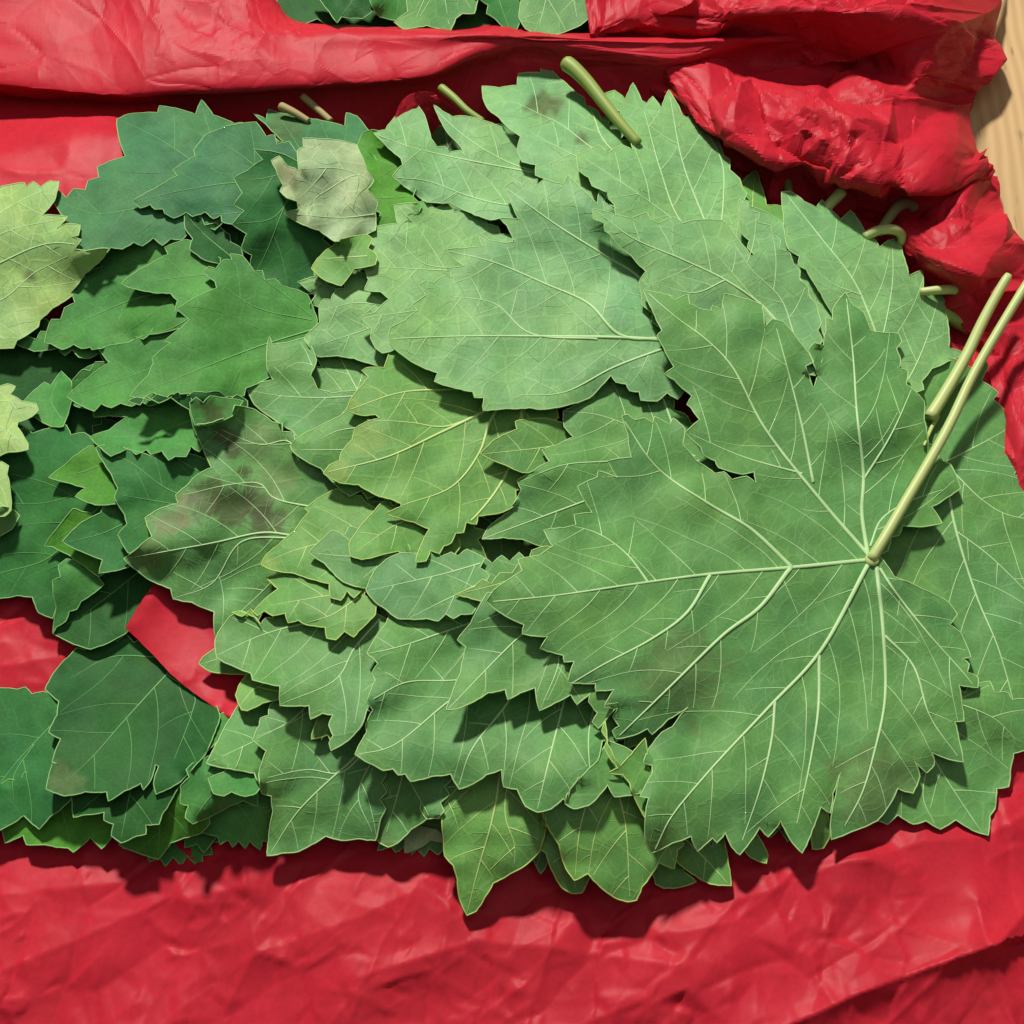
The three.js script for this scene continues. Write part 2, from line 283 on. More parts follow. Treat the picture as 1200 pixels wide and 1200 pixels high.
// o: outline; v: veins from the stalk outwards, each a flat list; opts: gap (mm), tone, upper, spots, name
function leaf(label, tone, o, v = [], opts = {}) {
  const seed = leafSeed++, r = rng(seed * 977), upper = opts.upper ?? ['dark', 'deep', 'mid', 'blue', 'bright'].includes(tone), gap = (opts.gap ?? 1.5) * 1.4 * mm;
  const step = opts.step ?? 7.5;
  // long hidden sides get teeth as well
  let poly = [];
  const raw = pairs(o);
  let area = 0; for (let i = 0; i < raw.length; i++) { const [ax, ay] = raw[i], [bx, by] = raw[(i + 1) % raw.length]; area += ax * by - bx * ay; }
  const sgn = area > 0 ? 1 : -1;
  raw.forEach(([ax, ay], i) => {
    poly.push([ax, ay]);
    const [bx, by] = raw[(i + 1) % raw.length], L = Math.hypot(bx - ax, by - ay);
    if (L < 36 || opts.smooth) return;
    const m = Math.round(L / 21);
    for (let k = 0; k < m; k++) {
      const nx = ((by - ay) / L) * sgn, ny = (-(bx - ax) / L) * sgn, t0 = (k + 0.35 + 0.2 * r()) / m, t1 = (k + 0.85) / m, a = 2.5 + 4 * r();
      poly.push([ax + (bx - ax) * t0 + nx * a, ay + (by - ay) * t0 + ny * a]); if (k + 1 < m) poly.push([ax + (bx - ax) * t1 - nx * a * 0.6, ay + (by - ay) * t1 - ny * a * 0.6]);
    }
  });
  const ring = outline(poly, 5, 0.025), d = drape(ring, gap, opts.stiff ?? 6), veins = v.map(pairs);
  const curl = (opts.curl ?? 1) * 1.45 * mm, ph = r() * 50;
  const height = (x, y) => {
    let b = 0;
    if (veins.length) { let m = 1e9; for (const L of veins) m = Math.min(m, segDist(x, y, L)); b = (1 - Math.exp(-((m / 24) ** 2))) * (upper ? 1.2 : -0.7) * mm; }
    const lift = 1 + 1.3 * Math.exp(-d.edge(x, y) / 7);
    return Math.max(d.floor(x, y), d.at(x, y) + b + curl * 0.9 * lift * (fbm(x / 85 + ph, y / 85, seed) + 0.22 * vnoise(x / 30, y / 30 + ph, seed)));
  };
  const g = thing(opts.name ?? 'vine_leaf', label, 'leaf', opts.group);
  const p0 = at(raw[0][0], raw[0][1], d.at(...raw[0]));
  g.position.copy(p0);
  const put = (x, y, up = 0) => at(x, y, height(x, y) + up).sub(p0);
  const { P, idx } = fill(ring, step, seed);
  const pos = [], uv = [], col = [], ca = Math.cos(seed * 1.7), sa = Math.sin(seed * 1.7), ou = r(), ov = r(), spots = opts.spots ?? [];
  for (const [x, y] of P) {
    const w = put(x, y); pos.push(w.x, w.y, w.z);
    uv.push((w.x * ca - w.z * sa) / 0.08 + ou, (w.x * sa + w.z * ca) / 0.08 + ov);
    const n = fbm(x / 70 + ph, y / 70 - ph, seed + 3), n2 = fbm(x / 26 + ph, y / 26, seed + 9);
    let cr = 1 + 0.24 * n + 0.08 * n2, cg = 1 + 0.12 * n + 0.06 * n2, cb = 1 - 0.04 * n + 0.06 * n2;
    for (const [sx, sy, sr, kind] of spots) {
      const q = Math.hypot(x - sx, y - sy) / sr + 0.5 * fbm(x / 17, y / 17, seed + 5) + 0.3 * vnoise(x / 6, y / 6, seed), k = 1 - sst(0.72, 0.95, q);
      const t = PIGMENT[kind], c0 = COL[tone];
      cr = lerp(cr, t[0] / c0[0] * (1 + 0.25 * n2), k * t[3]); cg = lerp(cg, t[1] / c0[1] * (1 + 0.25 * n2), k * t[3]); cb = lerp(cb, t[2] / c0[2] * (1 + 0.25 * n2), k * t[3]);
    }
    col.push(cr, cg, cb);
  }
  const key = tone + (upper ? 'u' : 'l');
  materials[key] ??= leafMaterial(!upper, COL[tone]);
  mesh('blade', geo(pos, idx, uv, col), materials[key], g);
  const kind = upper ? 'upper' : ['warm', 'olive'].includes(tone) ? 'warm' : 'under';
  if (!opts.bare) {
    const edge = ring.concat([ring[0]]).map(([x, y]) => put(x, y)), er = edge.map(() => (upper ? 0.18 : 0.2) * mm);
    const t = tube(edge, er, 5, 0.8, undefined, false);
    mesh('leaf_margin', geo(t.pos, t.idx), MM[kind], g);
  }
  const px = 0.27 * mm, main = (opts.main ?? (upper ? 0.34 : 0.5)) * mm, side = { pos: [], idx: [] };
  const sides = [];
  for (const L of veins) {
    const C = L.length > 2 ? new THREE.CatmullRomCurve3(L.map(([x, y]) => new THREE.Vector3(x, y, 0)), false, 'centripetal') : new THREE.LineCurve3(new THREE.Vector3(...L[0], 0), new THREE.Vector3(...L[1], 0));
    const len = C.getLength(), n = Math.max(4, Math.round(len / 6)), pts = [], rad = [];
    const sub = L.sub ?? 1;
    const start = opts.thick ?? clamp(len / 260, 0.55, 1);
    let entered = false;
    for (let k = 0; k <= n; k++) {
      const q = C.getPointAt(k / n), isIn = inside(ring, q.x, q.y);
      if (!isIn && entered && k < n - 1) break;
      if (!isIn && !entered && k > 0) continue;
      entered ||= isIn;
      const rr = main * start * lerp(1, 0.22, k / n); rad.push(rr); pts.push(put(q.x, q.y, upper ? 0.00006 : rr * 0.1));
    }
    if (pts.length > 2) { if (!inside(ring, ...L[0])) { pts.shift(); rad.shift(); } const t = tube(pts, rad, 7, 0.6); mesh('vein', geo(t.pos, t.idx), MV[kind], g); }
    // side veins leave on alternate sides and bend towards the tip
    const gapv = upper ? 56 : 46;
    for (let s = 12 + r() * 14, e = r() < 0.5 ? 0 : 1; s < len - 10; s += gapv * (0.7 + 0.6 * r()) * 0.5, e++) {
      const t = s / len, q = C.getPointAt(t), u = C.getTangentAt(t), sg = e % 2 ? 1 : -1;
      let a = Math.atan2(u.y, u.x) + sg * (0.8 + 0.25 * r()); const a1 = Math.atan2(u.y, u.x) + sg * (0.2 + 0.2 * r()), path = [[q.x, q.y]];
      let x = q.x, y = q.y, w = 0;
      if (!inside(ring, x, y)) continue;
      for (let l = 0; l < 150; l += 5) {
        w = w * 0.6 + (r() - 0.5) * 0.05; a += (a1 - a) * 0.045 + w; x += Math.cos(a) * 5; y += Math.sin(a) * 5;
        if (!inside(ring, x, y)) break;
        let hit = false; for (const M2 of veins) if (M2 !== L && segDist(x, y, M2) < 4) hit = true;
        for (const M2 of sides) if (l > 8 && segDist(x, y, M2) < 4) hit = true;
        path.push([x, y]); if (hit) break;
      }
      if (path.length > (upper ? 7 : 5)) sides.push(path);
    }
  }
  const r0 = upper ? 0.1 : 0.16, fine = [], lets = { pos: [], idx: [] };
  for (const L of sides) tube(L.map(([x, y]) => put(x, y, upper ? 0.00003 : 0)), L.map((_, k) => r0 * mm * lerp(1, 0.45, k / L.length)), 5, 0.75, side, false);
  // the finest ones climb from vein to vein like rungs
  if (!opts.plainVeins && !upper) for (const L of sides.concat(veins.map((V) => { const o = []; for (let i = 0; i + 1 < V.length; i++) { const m = Math.ceil(Math.hypot(V[i + 1][0] - V[i][0], V[i + 1][1] - V[i][1]) / 6); for (let k = 0; k < m; k++) o.push([lerp(V[i][0], V[i + 1][0], k / m), lerp(V[i][1], V[i + 1][1], k / m)]); } return o; }))) for (let k = 2; k + 1 < L.length; k += 3) {
    const [x, y] = L[k], sg = r() < 0.5 ? 1 : -1; let a = Math.atan2(L[k + 1][1] - y, L[k + 1][0] - x) + sg * (1.25 + 0.5 * (r() - 0.5)), qx = x, qy = y, done = false; const path = [[x, y]];
    for (let l = 0; l < 13 && !done; l++) {
      a += (r() - 0.5) * 0.55; qx += Math.cos(a) * 4; qy += Math.sin(a) * 4;
      if (!inside(ring, qx, qy)) break;
      path.push([qx, qy]);
      if (l > 1) for (const M2 of sides) if (M2 !== L && segDist(qx, qy, M2) < 3) done = true;
      if (l > 1) for (const M2 of fine) if (segDist(qx, qy, M2) < 3) done = true;
      if (l > 1) for (const M2 of veins) if (segDist(qx, qy, M2) < 3) done = true;
    }
    if (path.length > 3 && (done || r() < 0.5)) fine.push(path);
  }
  for (const L of fine) tube(L.map(([x, y]) => put(x, y, upper ? -0.00005 : -0.00001)), L.map((_, k) => (upper ? 0.08 : 0.115) * mm * lerp(1, 0.6, k / L.length)), 4, 0.7, lets, false);
  if (lets.pos.length) mesh('veinlets', geo(lets.pos, lets.idx), ML[kind], g);
  if (side.pos.length) mesh('side_veins', geo(side.pos, side.idx), MV[kind], g);
  settle(d, 0.45 * mm, height);
  g.userData.place = undefined; delete g.userData.place;
  return { g, put, p0, height };
}
// a stalk through places of the photograph; heights in mm above what lies there, or from the table when abs
function stalk(parent, p0, pts, r0, r1, material, name = 'petiole', abs = false) {
  const C = new THREE.CatmullRomCurve3(pts.map(([x, y, h]) => at(x, y, (abs ? 0 : sample(H, x, y)) + h * mm).sub(p0)), false, 'centripetal');
  const n = 24, P = C.getPoints(n), R = P.map((_, k) => lerp(r0, r1, k / n) * mm * (k === n ? 0.8 : k === n - 1 ? 0.98 : 1));
  const t = tube(P, R, 10, 1);
  return mesh(name, geo(t.pos, t.idx), material, parent);
}


// the shape of a whole vine leaf: five toothed lobes round the stalk
function vineShape(x, y, R, turn, seed) {
  const r = rng(seed * 31 + 7), o = [], lobes = [[0, 1], [0.95, 0.88], [-0.95, 0.88], [1.95, 0.68], [-1.95, 0.68]], n = 46;
  const sx = x - Math.cos(turn) * R * 0.3, sy = y - Math.sin(turn) * R * 0.3 * 0.9;
  for (let k = 0; k < n; k++) {
    const a = -Math.PI * 0.94 + (k / (n - 1)) * Math.PI * 1.88; let m = 0.5;
    for (const [b, l] of lobes) m = Math.max(m, l * (1 - 0.42 * Math.min(1, Math.abs(a - b) / 0.55) ** 1.3));
    m *= (k % 2 ? 0.9 : 1.05 + 0.05 * r()) * R * 1.25;
    o.push(sx + Math.cos(a + turn) * m, sy + Math.sin(a + turn) * m * 0.9);
  }
  const v = lobes.map(([b, l]) => { const c = Math.cos(b + turn), q = Math.sin(b + turn) * 0.9, m = R * 1.22 * l, k = 0.06 * (r() - 0.5) * m; return [sx, sy, sx + c * m * 0.5 - q * k, sy + q * m * 0.5 + c * k, sx + c * m, sy + q * m]; });
  return [o, v];
}

// ---------------------------------------------------------------- the setting: the wooden table
{
  const g = new THREE.BoxGeometry(1.6, 0.03, 1.2);
  const p = g.attributes.position, n = g.attributes.normal, uv = g.attributes.uv;
  for (let i = 0; i < p.count; i++) Math.abs(n.getY(i)) > 0.5 ? uv.setXY(i, p.getX(i) / 0.22, p.getZ(i) / 0.22) : uv.setXY(i, (p.getX(i) + p.getY(i)) / 0.22, p.getZ(i) / 0.22);
  const t = mesh('table_top', g, woodMaterial, scene);
  t.position.set(0.1, -0.0155, -0.1);
  t.userData.kind = 'structure';
}

// ---------------------------------------------------------------- red wrapping paper
const paper = thing('wrapping_paper', 'crumpled red tissue paper spread under the near bundle of leaves', 'wrapping paper');
const FOLDS = [                                                // ridges of the sheet: width and height in mm, then their line
  [9, 7, [900, 1215, 1010, 1166, 1080, 1140, 1160, 1115], 1], [12, 2.4, [-20, 1150, 90, 1105, 190, 1060, 285, 1045], 0], [10, 2, [0, 1050, 120, 1040, 200, 1030], 0],
  [14, 2.6, [150, 1230, 300, 1120, 420, 1080, 480, 1050], 0], [9, 2.5, [420, 1150, 560, 1105, 700, 1120, 800, 1135], 0], [10, 2.2, [620, 1230, 760, 1170, 860, 1060, 1000, 1010], 0],
  [9, 2.5, [1010, 1010, 1080, 990, 1150, 985, 1230, 940], 0], [7, 3, [1140, 1060, 1145, 1110, 1180, 1180, 1190, 1230], 0], [6, 2.2, [1160, 1115, 1190, 1080, 1230, 1050], 0], [8, 3, [290, 1045, 285, 1000, 330, 960], 0],
  [10, 5, [1180, 560, 1200, 640, 1205, 760], 0],
].map(([w, h, l, lean]) => ({ w: w * mm, h: h * mm, lean, L: pairs(l).map(([x, y]) => { const p = at(x, y, 0.003); return [p.x, p.z]; }) }));
// crumpled paper: flat facets that meet in creases, some of them pinched into thin ridges; finer creases gather in patches
function facetNet(x0, x1, y0, y1, size, seed, hb, pinch, share) {
  const r = rng(seed), L = [], g = size * 0.7, cellsOf = new Map(), key = (i, j) => i * 8192 + j, ridge = new Map();
  for (let y = y0 - 2 * size; y < y1 + 2.5 * size; y += size) for (let x = x0 - 2 * size; x < x1 + 2.5 * size; x += size) { L.push([x + (r() - 0.5) * size * 1.7, y + (r() - 0.5) * size * 1.7]); if (r() < 0.5) L.push([x + (r() - 0.5) * size * 2, y + (r() - 0.5) * size * 2]); }
  const h = L.map(() => (r() * 2 - 1) * hb);
  for (const t of delaunay(L)) {
    const xs = t.map((i) => L[i][0]), ys = t.map((i) => L[i][1]);
    const edges = [0, 1, 2].map((e) => { const p = t[(e + 1) % 3], q = t[(e + 2) % 3], k = Math.min(p, q) * 1e5 + Math.max(p, q); if (!ridge.has(k)) ridge.set(k, r() < share ? (r() < 0.6 ? 1 : -1) * pinch * (0.3 + 0.7 * r()) : 0); return [ridge.get(k), Math.hypot(L[p][0] - L[q][0], L[p][1] - L[q][1])]; });
    const T = { t, edges };
    for (let i = Math.floor((Math.min(...xs) - x0) / g); i <= Math.floor((Math.max(...xs) - x0) / g); i++) for (let j = Math.floor((Math.min(...ys) - y0) / g); j <= Math.floor((Math.max(...ys) - y0) / g); j++) { const k = key(i, j); cellsOf.has(k) ? cellsOf.get(k).push(T) : cellsOf.set(k, [T]); }
  }
  return (x, y) => {
    for (const { t: [a, b, c], edges } of cellsOf.get(key(Math.floor((x - x0) / g), Math.floor((y - y0) / g))) ?? []) {
      const [ax, ay] = L[a], [bx, by] = L[b], [cx, cy] = L[c], d = (by - cy) * (ax - cx) + (cx - bx) * (ay - cy);
      const u = ((by - cy) * (x - cx) + (cx - bx) * (y - cy)) / d, v = ((cy - ay) * (x - cx) + (ax - cx) * (y - cy)) / d, w = 1 - u - v;
      if (u < -1e-6 || v < -1e-6 || w < -1e-6) continue;
      let z = u * h[a] + v * h[b] + w * h[c]; const A = Math.abs(d), B = [u, v, w];
      for (let e = 0; e < 3; e++) { const [p, l] = edges[e]; if (p) { const q = (B[e] * A) / l / 0.0011; z += p * Math.exp(-q) * Math.min(1, 4 * B[(e + 1) % 3] + 0.2) * Math.min(1, 4 * B[(e + 2) % 3] + 0.2); } }
      return z;
    }
    return 0;
  };
}
function creaseField(x0, x1, y0, y1, seed, { big = 0.026, hb = 1.6, hm = 0.55, hf = 0.2, soft = 1, pinch = 1 } = {}) {
  const A = facetNet(x0, x1, y0, y1, big, seed, hb, 0.4 * pinch, 0.4), B = facetNet(x0, x1, y0, y1, big * 0.42, seed + 1, hm, 0.28 * pinch, 0.4), C = facetNet(x0, x1, y0, y1, big * 0.19, seed + 2, hf, 0.1, 0.3);
  return (x, y) => {
    const wx = x + 0.0016 * vnoise(x / 0.012, y / 0.012, seed + 5), wy = y + 0.0016 * vnoise(x / 0.012, y / 0.012, seed + 6);
    const rough = sst(-0.45, 0.5, vnoise(x / (big * 1.4), y / (big * 1.4), seed + 3) + 0.45 * vnoise(x / (big * 0.6), y / (big * 0.6), seed + 4));
    return (A(wx, wy) + (0.3 + 0.8 * rough) * B(wx, wy) + (0.12 + rough) * C(x, y) + soft * (0.9 * vnoise(x / 0.03, y / 0.03, seed + 7) + 0.3 * vnoise(x / 0.011, y / 0.011, seed + 8))) * mm;
  };
}
const baseNet = creaseField(-0.25, 0.28, -0.21, 0.2, 101, { big: 0.028, hb: 1.3, hm: 1.0, hf: 0.42, soft: 0.55, pinch: 1.4 });
function sheetHeight(x, z) {
  let h = 2.6 * mm + baseNet(x, z);
  for (const f of FOLDS) {
    const d = segDist(x, z, f.L) * (1 + 0.25 * vnoise(x / 0.02, z / 0.02, 7));
    if (d > f.w * 5) continue;
    let w = f.w;
    if (f.lean) { let best = 1e9, zz = 0; for (const [a, b] of f.L) { const q = Math.hypot(a - x, b - z); if (q < best) { best = q; zz = b; } } const L = f.L, s = L.findIndex((q, i) => i + 1 < L.length && x < L[i + 1][0]), i = s < 0 ? L.length - 2 : s; zz = L[i][1] + ((x - L[i][0]) / (L[i + 1][0] - L[i][0] + 1e-9)) * (L[i + 1][1] - L[i][1]); w = z > zz ? f.w * 0.45 : f.w * 1.8; }
    h += f.h * Math.exp(-d / w);
  }
  return Math.max(h, 0.25 * mm);
}
{
  const edge = pairs([1165, -80, 1160, 60, 1128, 150, 1140, 230, 1190, 290, 1290, 380, 1330, 600]).map(([x, y]) => at(x, y, 0));
  const limit = (z) => { let xr = z < edge[0].z ? edge[0].x : edge[edge.length - 1].x; for (let i = 0; i + 1 < edge.length; i++) if (z >= edge[i].z && z < edge[i + 1].z) xr = lerp(edge[i].x, edge[i + 1].x, (z - edge[i].z) / (edge[i + 1].z - edge[i].z)); return xr; };
  const zr = [-0.2, 0.19], xl = -0.235, nz = 500, nx = 620, pos = [], uv = [], idx = [];
  for (let j = 0; j <= nz; j++) {
    const z = lerp(zr[0], zr[1], j / nz), xr = limit(z) + 0.0012 * vnoise(z / 0.008, 3, 1);
    for (let i = 0; i <= nx; i++) {
      const x = lerp(xl, xr, i / nx);
      pos.push(x, sheetHeight(x, z), z); uv.push(x / 0.16, z / 0.16);
      if (i < nx && j < nz) { const a = j * (nx + 1) + i, b = a + nx + 1; idx.push(a, b, a + 1, a + 1, b, b + 1); }
    }
  }
  mesh('sheet', geo(pos, idx, uv), smoothPaper, paper);
}
for (let j = 0; j < GN; j++) for (let i = 0; i < GN; i++) { const x = G0 + i * CELL, y = G0 + j * CELL; if (y > 420) { const p = at(x, y, 0.003); H[j * GN + i] = Math.max(H[j * GN + i], sheetHeight(p.x, p.z) + 0.8 * mm); } }
// a folded piece of paper through rows of points [x, y of the photo, height in mm]
function folded(name, parent, rows, k, amp) {
  const R = rows.map((r) => { const o = []; for (let i = 0; i < r.length; i += 3) o.push(at(r[i], r[i + 1], r[i + 2] * mm)); return o; });
  const cr = (a, b, c, d, t) => 0.5 * (2 * b + (c - a) * t + (2 * a - 5 * b + 4 * c - d) * t * t + (3 * b - a - 3 * c + d) * t * t * t);
  const pick = (L, t) => { const m = L.length - 1, i = clamp(Math.floor(t * m), 0, m - 1), f = t * m - i, A = L[Math.max(0, i - 1)], B = L[i], C = L[i + 1], D = L[Math.min(m, i + 2)]; return new THREE.Vector3(cr(A.x, B.x, C.x, D.x, f), cr(A.y, B.y, C.y, D.y, f), cr(A.z, B.z, C.z, D.z, f)); };
  const spot = (u, v) => pick(R.map((L) => pick(L, clamp(u, 0, 1))), clamp(v, 0, 1));
  let W = 0, D = 0; for (let k = 0; k < 40; k++) { W += spot(k / 40, 0.5).distanceTo(spot((k + 1) / 40, 0.5)); D += spot(0.5, k / 40).distanceTo(spot(0.5, (k + 1) / 40)); }
  const field = creaseField(0, W, 0, D, k, amp), nu = Math.round(W / 0.0007), nv = Math.round(D / 0.0007), pos = [], uv = [], idx = [], a = new THREE.Vector3(), b = new THREE.Vector3(), G = [];
  for (let j = 0; j <= nv; j++) for (let i = 0; i <= nu; i++) G.push(spot(i / nu, j / nv));
  const o = nu + 1;
  for (let j = 0; j <= nv; j++) for (let i = 0; i <= nu; i++) {
    const p = G[j * o + i], h = field((i / nu) * W, (j / nv) * D);
    a.subVectors(G[j * o + Math.min(nu, i + 3)], G[j * o + Math.max(0, i - 3)]); b.subVectors(G[Math.min(nv, j + 3) * o + i], G[Math.max(0, j - 3) * o + i]);
    const n = b.cross(a).normalize();
    pos.push(p.x + n.x * h, Math.max(0.3 * mm, p.y + n.y * h), p.z + n.z * h); uv.push(((i / nu) * W) / 0.13, ((j / nv) * D) / 0.13);
    if (i < nu && j < nv) { const q = j * o + i; idx.push(q, q + o, q + 1, q + 1, q + o, q + o + 1); }
  }
  return mesh(name, geo(pos, idx, uv), crispPaper, parent);
}
const far = thing('wrapping_paper', 'red tissue paper of the bundle behind, its folded edge between the two bundles', 'wrapping paper');
folded('folded_edge', far, [
  [-90, -60, 27.9, 60, -55, 27.9, 130, -50, 27.9, 200, -45, 27.9, 290, -30, 26.2, 350, 20, 11.5, 420, 28, 9.8, 500, 30, 11.2, 560, 30, 11.2, 620, 32, 11.2, 700, 34, 11.2, 790, 40, 13, 860, 44, 14.9, 910, 42, 18.6, 960, 40, 20.5],
  [-90, 0, 24.6, 60, 5, 25.4, 130, 10, 25.4, 200, 14, 26.2, 290, 24, 26.2, 350, 30, 24.6, 420, 32, 24.6, 500, 36, 27.9, 560, 39, 27.9, 620, 41, 27.9, 700, 42, 27.9, 790, 45, 27.9, 860, 45, 27.9, 910, 42, 26, 960, 40, 24.2],
  [-90, 50, 23, 60, 50, 25.4, 130, 62, 25.4, 200, 66, 26.2, 290, 64, 26.2, 350, 60, 25.4, 420, 58, 25.4, 500, 58, 27.9, 560, 48, 27.9, 620, 47, 27.9, 700, 52, 27.9, 790, 56, 27.9, 860, 51, 27.9, 910, 47, 26, 960, 44, 24.2],
  [-90, 92, 21.3, 60, 103, 23, 130, 109, 23, 200, 107, 23, 290, 103, 23, 350, 100, 23, 420, 97, 23, 500, 90, 26, 560, 65, 26, 620, 54, 26, 700, 62, 26, 790, 70, 26, 860, 56, 26, 910, 51, 24.2, 960, 46, 22.3],
  [-90, 97, 15.6, 60, 107, 17.2, 130, 112, 17.2, 200, 110, 16.4, 290, 107, 15.6, 350, 106, 14.8, 420, 106, 14.8, 500, 102, 16.7, 560, 82, 17.7, 620, 73, 18.6, 700, 82, 18.6, 790, 88, 18.6, 860, 72, 18.6, 910, 62, 18.6, 960, 56, 18.6],
  [-90, 118, 5, 60, 124, 5, 130, 132, 5, 200, 140, 5, 290, 146, 4, 350, 150, 4, 420, 152, 4, 500, 152, 4, 560, 152, 4, 620, 150, 4, 700, 150, 4, 790, 144, 4, 860, 130, 4, 910, 120, 6, 960, 110, 8],
], 211, { big: 0.024, hb: 1.1, hm: 0.6, hf: 0.18, soft: 0.7 });
folded('crumpled_corner', far, [
  [680, -60, 26, 750, -60, 34, 830, -50, 34, 890, -45, 38, 960, -45, 40, 1030, -45, 40, 1100, -45, 34, 1172, -50, 7],
  [690, 36, 28, 752, 0, 33, 830, 8, 33, 885, 2, 38, 960, 6, 40, 1030, 10, 40, 1095, 8, 34, 1172, 10, 7],
  [700, 40, 26, 765, 26, 29, 835, 30, 31, 868, 20, 38, 950, 17, 41, 1025, 17, 41, 1105, 30, 34, 1172, 50, 7],
  [710, 46, 22, 775, 44, 22, 835, 48, 21, 868, 38, 28, 950, 44, 29, 1020, 50, 30, 1100, 60, 31, 1168, 85, 7],
  [725, 52, 16, 780, 60, 20, 838, 64, 21, 880, 78, 18, 950, 82, 18, 1015, 82, 20, 1085, 90, 30, 1152, 104, 9],
  [735, 62, 14, 795, 80, 20, 842, 88, 23, 880, 104, 25, 930, 110, 27, 970, 108, 28, 1030, 122, 28, 1085, 120, 22, 1140, 128, 8],
  [745, 80, 12, 800, 100, 20, 836, 128, 25, 880, 140, 28, 930, 150, 29, 980, 155, 30, 1040, 165, 30, 1100, 165, 27, 1146, 172, 11],
  [750, 95, 12, 805, 120, 18, 835, 160, 23, 878, 178, 25, 925, 190, 26, 975, 203, 26, 1015, 211, 27, 1095, 223, 26, 1152, 188, 12],
  [755, 105, 8, 810, 130, 10, 836, 168, 14, 880, 187, 15, 925, 200, 16, 975, 213, 16, 1015, 222, 16, 1098, 233, 16, 1156, 205, 9],
  [760, 130, 3, 815, 160, 3, 845, 205, 3, 880, 230, 3, 930, 248, 3, 975, 258, 3, 1020, 266, 3, 1100, 275, 4, 1160, 240, 4],
], 307, { big: 0.0145, hb: 3.8, hm: 1.5, hf: 0.28, soft: 0.2, pinch: 0.8 });
folded('crumpled_side', paper, [
  [1030, 222, 3, 1060, 214, 8, 1110, 222, 14, 1150, 196, 14, 1174, 205, 6],
  [1020, 250, 3, 1060, 245, 7, 1095, 250, 15, 1135, 240, 20, 1174, 245, 6],
  [1035, 285, 3, 1062, 272, 11, 1100, 285, 20, 1145, 280, 22, 1192, 272, 13],
  [1050, 310, 3, 1078, 308, 12, 1112, 316, 22, 1158, 318, 22, 1215, 300, 12],
  [1085, 345, 3, 1105, 345, 8, 1135, 352, 15, 1172, 345, 15, 1240, 335, 9],
  [1100, 390, 3, 1125, 388, 6, 1152, 396, 8, 1188, 390, 9, 1260, 380, 7],
  [1115, 450, 2, 1140, 440, 5, 1165, 450, 8, 1195, 445, 12, 1275, 430, 10],
  [1130, 520, 2, 1150, 515, 5, 1175, 520, 8, 1205, 520, 12, 1290, 500, 8],
  [1140, 600, 2, 1160, 600, 3, 1185, 600, 5, 1215, 600, 8, 1300, 590, 5],
], 409, { big: 0.013, hb: 3.4, hm: 1.5, hf: 0.3, soft: 0.2, pinch: 0.8 });
folded('curled_edge', paper, [
  [455, 185, 12, 459, 155, 22, 468, 122, 26, 486, 108, 27, 508, 108, 26],
  [470, 190, 12, 472, 165, 19, 482, 140, 22, 498, 124, 23, 520, 120, 23],
  [490, 195, 8, 494, 175, 12, 504, 158, 14, 520, 140, 16, 538, 132, 16],
], 511, { big: 0.014, hb: 0.5, hm: 0.2, hf: 0.1, soft: 0.3 });
// a piece of paper lying among the leaves
const laidField = creaseField(-0.25, 0.2, -0.25, 0.2, 613, { big: 0.022, hb: 0.8, hm: 0.4, hf: 0.12, soft: 0.4 });
function laidPaper(name, poly, gap, k, stiff = 5) {
  const ring = outline(pairs(poly), 5, 0), d = drape(ring, gap * mm, stiff), { P, idx } = fill(ring, 4, k), pos = [], uv = [];
  for (const [x, y] of P) { const q = at(x, y, d.at(x, y)); q.y += laidField(q.x, q.z); pos.push(q.x, q.y, q.z); uv.push(q.x / 0.13, q.z / 0.13); }
  mesh(name, geo(pos, idx, uv), smoothPaper, paper);
  settle(d, 0.8 * mm);
}

// ---------------------------------------------------------------- the bundle behind
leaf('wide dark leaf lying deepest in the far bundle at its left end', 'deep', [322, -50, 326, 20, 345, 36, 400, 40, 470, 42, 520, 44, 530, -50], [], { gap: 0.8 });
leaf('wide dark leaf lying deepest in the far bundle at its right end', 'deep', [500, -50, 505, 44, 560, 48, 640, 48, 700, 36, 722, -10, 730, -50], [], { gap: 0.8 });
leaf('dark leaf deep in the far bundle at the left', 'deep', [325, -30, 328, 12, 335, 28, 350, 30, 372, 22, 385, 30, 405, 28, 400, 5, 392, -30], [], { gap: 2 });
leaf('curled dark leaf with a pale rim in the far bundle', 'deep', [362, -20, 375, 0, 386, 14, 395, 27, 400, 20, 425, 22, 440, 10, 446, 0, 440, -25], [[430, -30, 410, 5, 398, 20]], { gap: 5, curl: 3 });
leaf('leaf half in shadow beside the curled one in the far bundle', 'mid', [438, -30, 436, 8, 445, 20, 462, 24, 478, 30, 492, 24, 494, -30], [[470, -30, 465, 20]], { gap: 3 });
leaf('bright leaf showing its veins, middle of the far bundle', 'under', [474, -40, 476, -8, 478, 14, 462, 26, 472, 34, 500, 30, 528, 36, 534, 22, 542, 16, 556, 16, 560, -4, 562, -40], [[505, -60, 500, -10, 488, 20], [512, -60, 520, -10, 526, 28], [520, -60, 540, -10, 552, 10]], { gap: 4 });
leaf('toothed dark leaf right of the bright one in the far bundle', 'dark', [552, -30, 556, -6, 572, 6, 570, 16, 580, 22, 592, 34, 598, 40, 606, 34, 612, 20, 606, -30], [[575, -40, 585, 0, 597, 34]], { gap: 2.5 });
leaf('broad leaf with a rounded edge, rightmost in the far bundle', 'under', [600, -40, 612, -6, 608, 20, 616, 34, 632, 42, 655, 40, 680, 30, 696, 16, 708, 0, 714, -40], [[660, -80, 645, -20, 632, 30], [668, -80, 670, -20, 676, 20]], { gap: 4 });

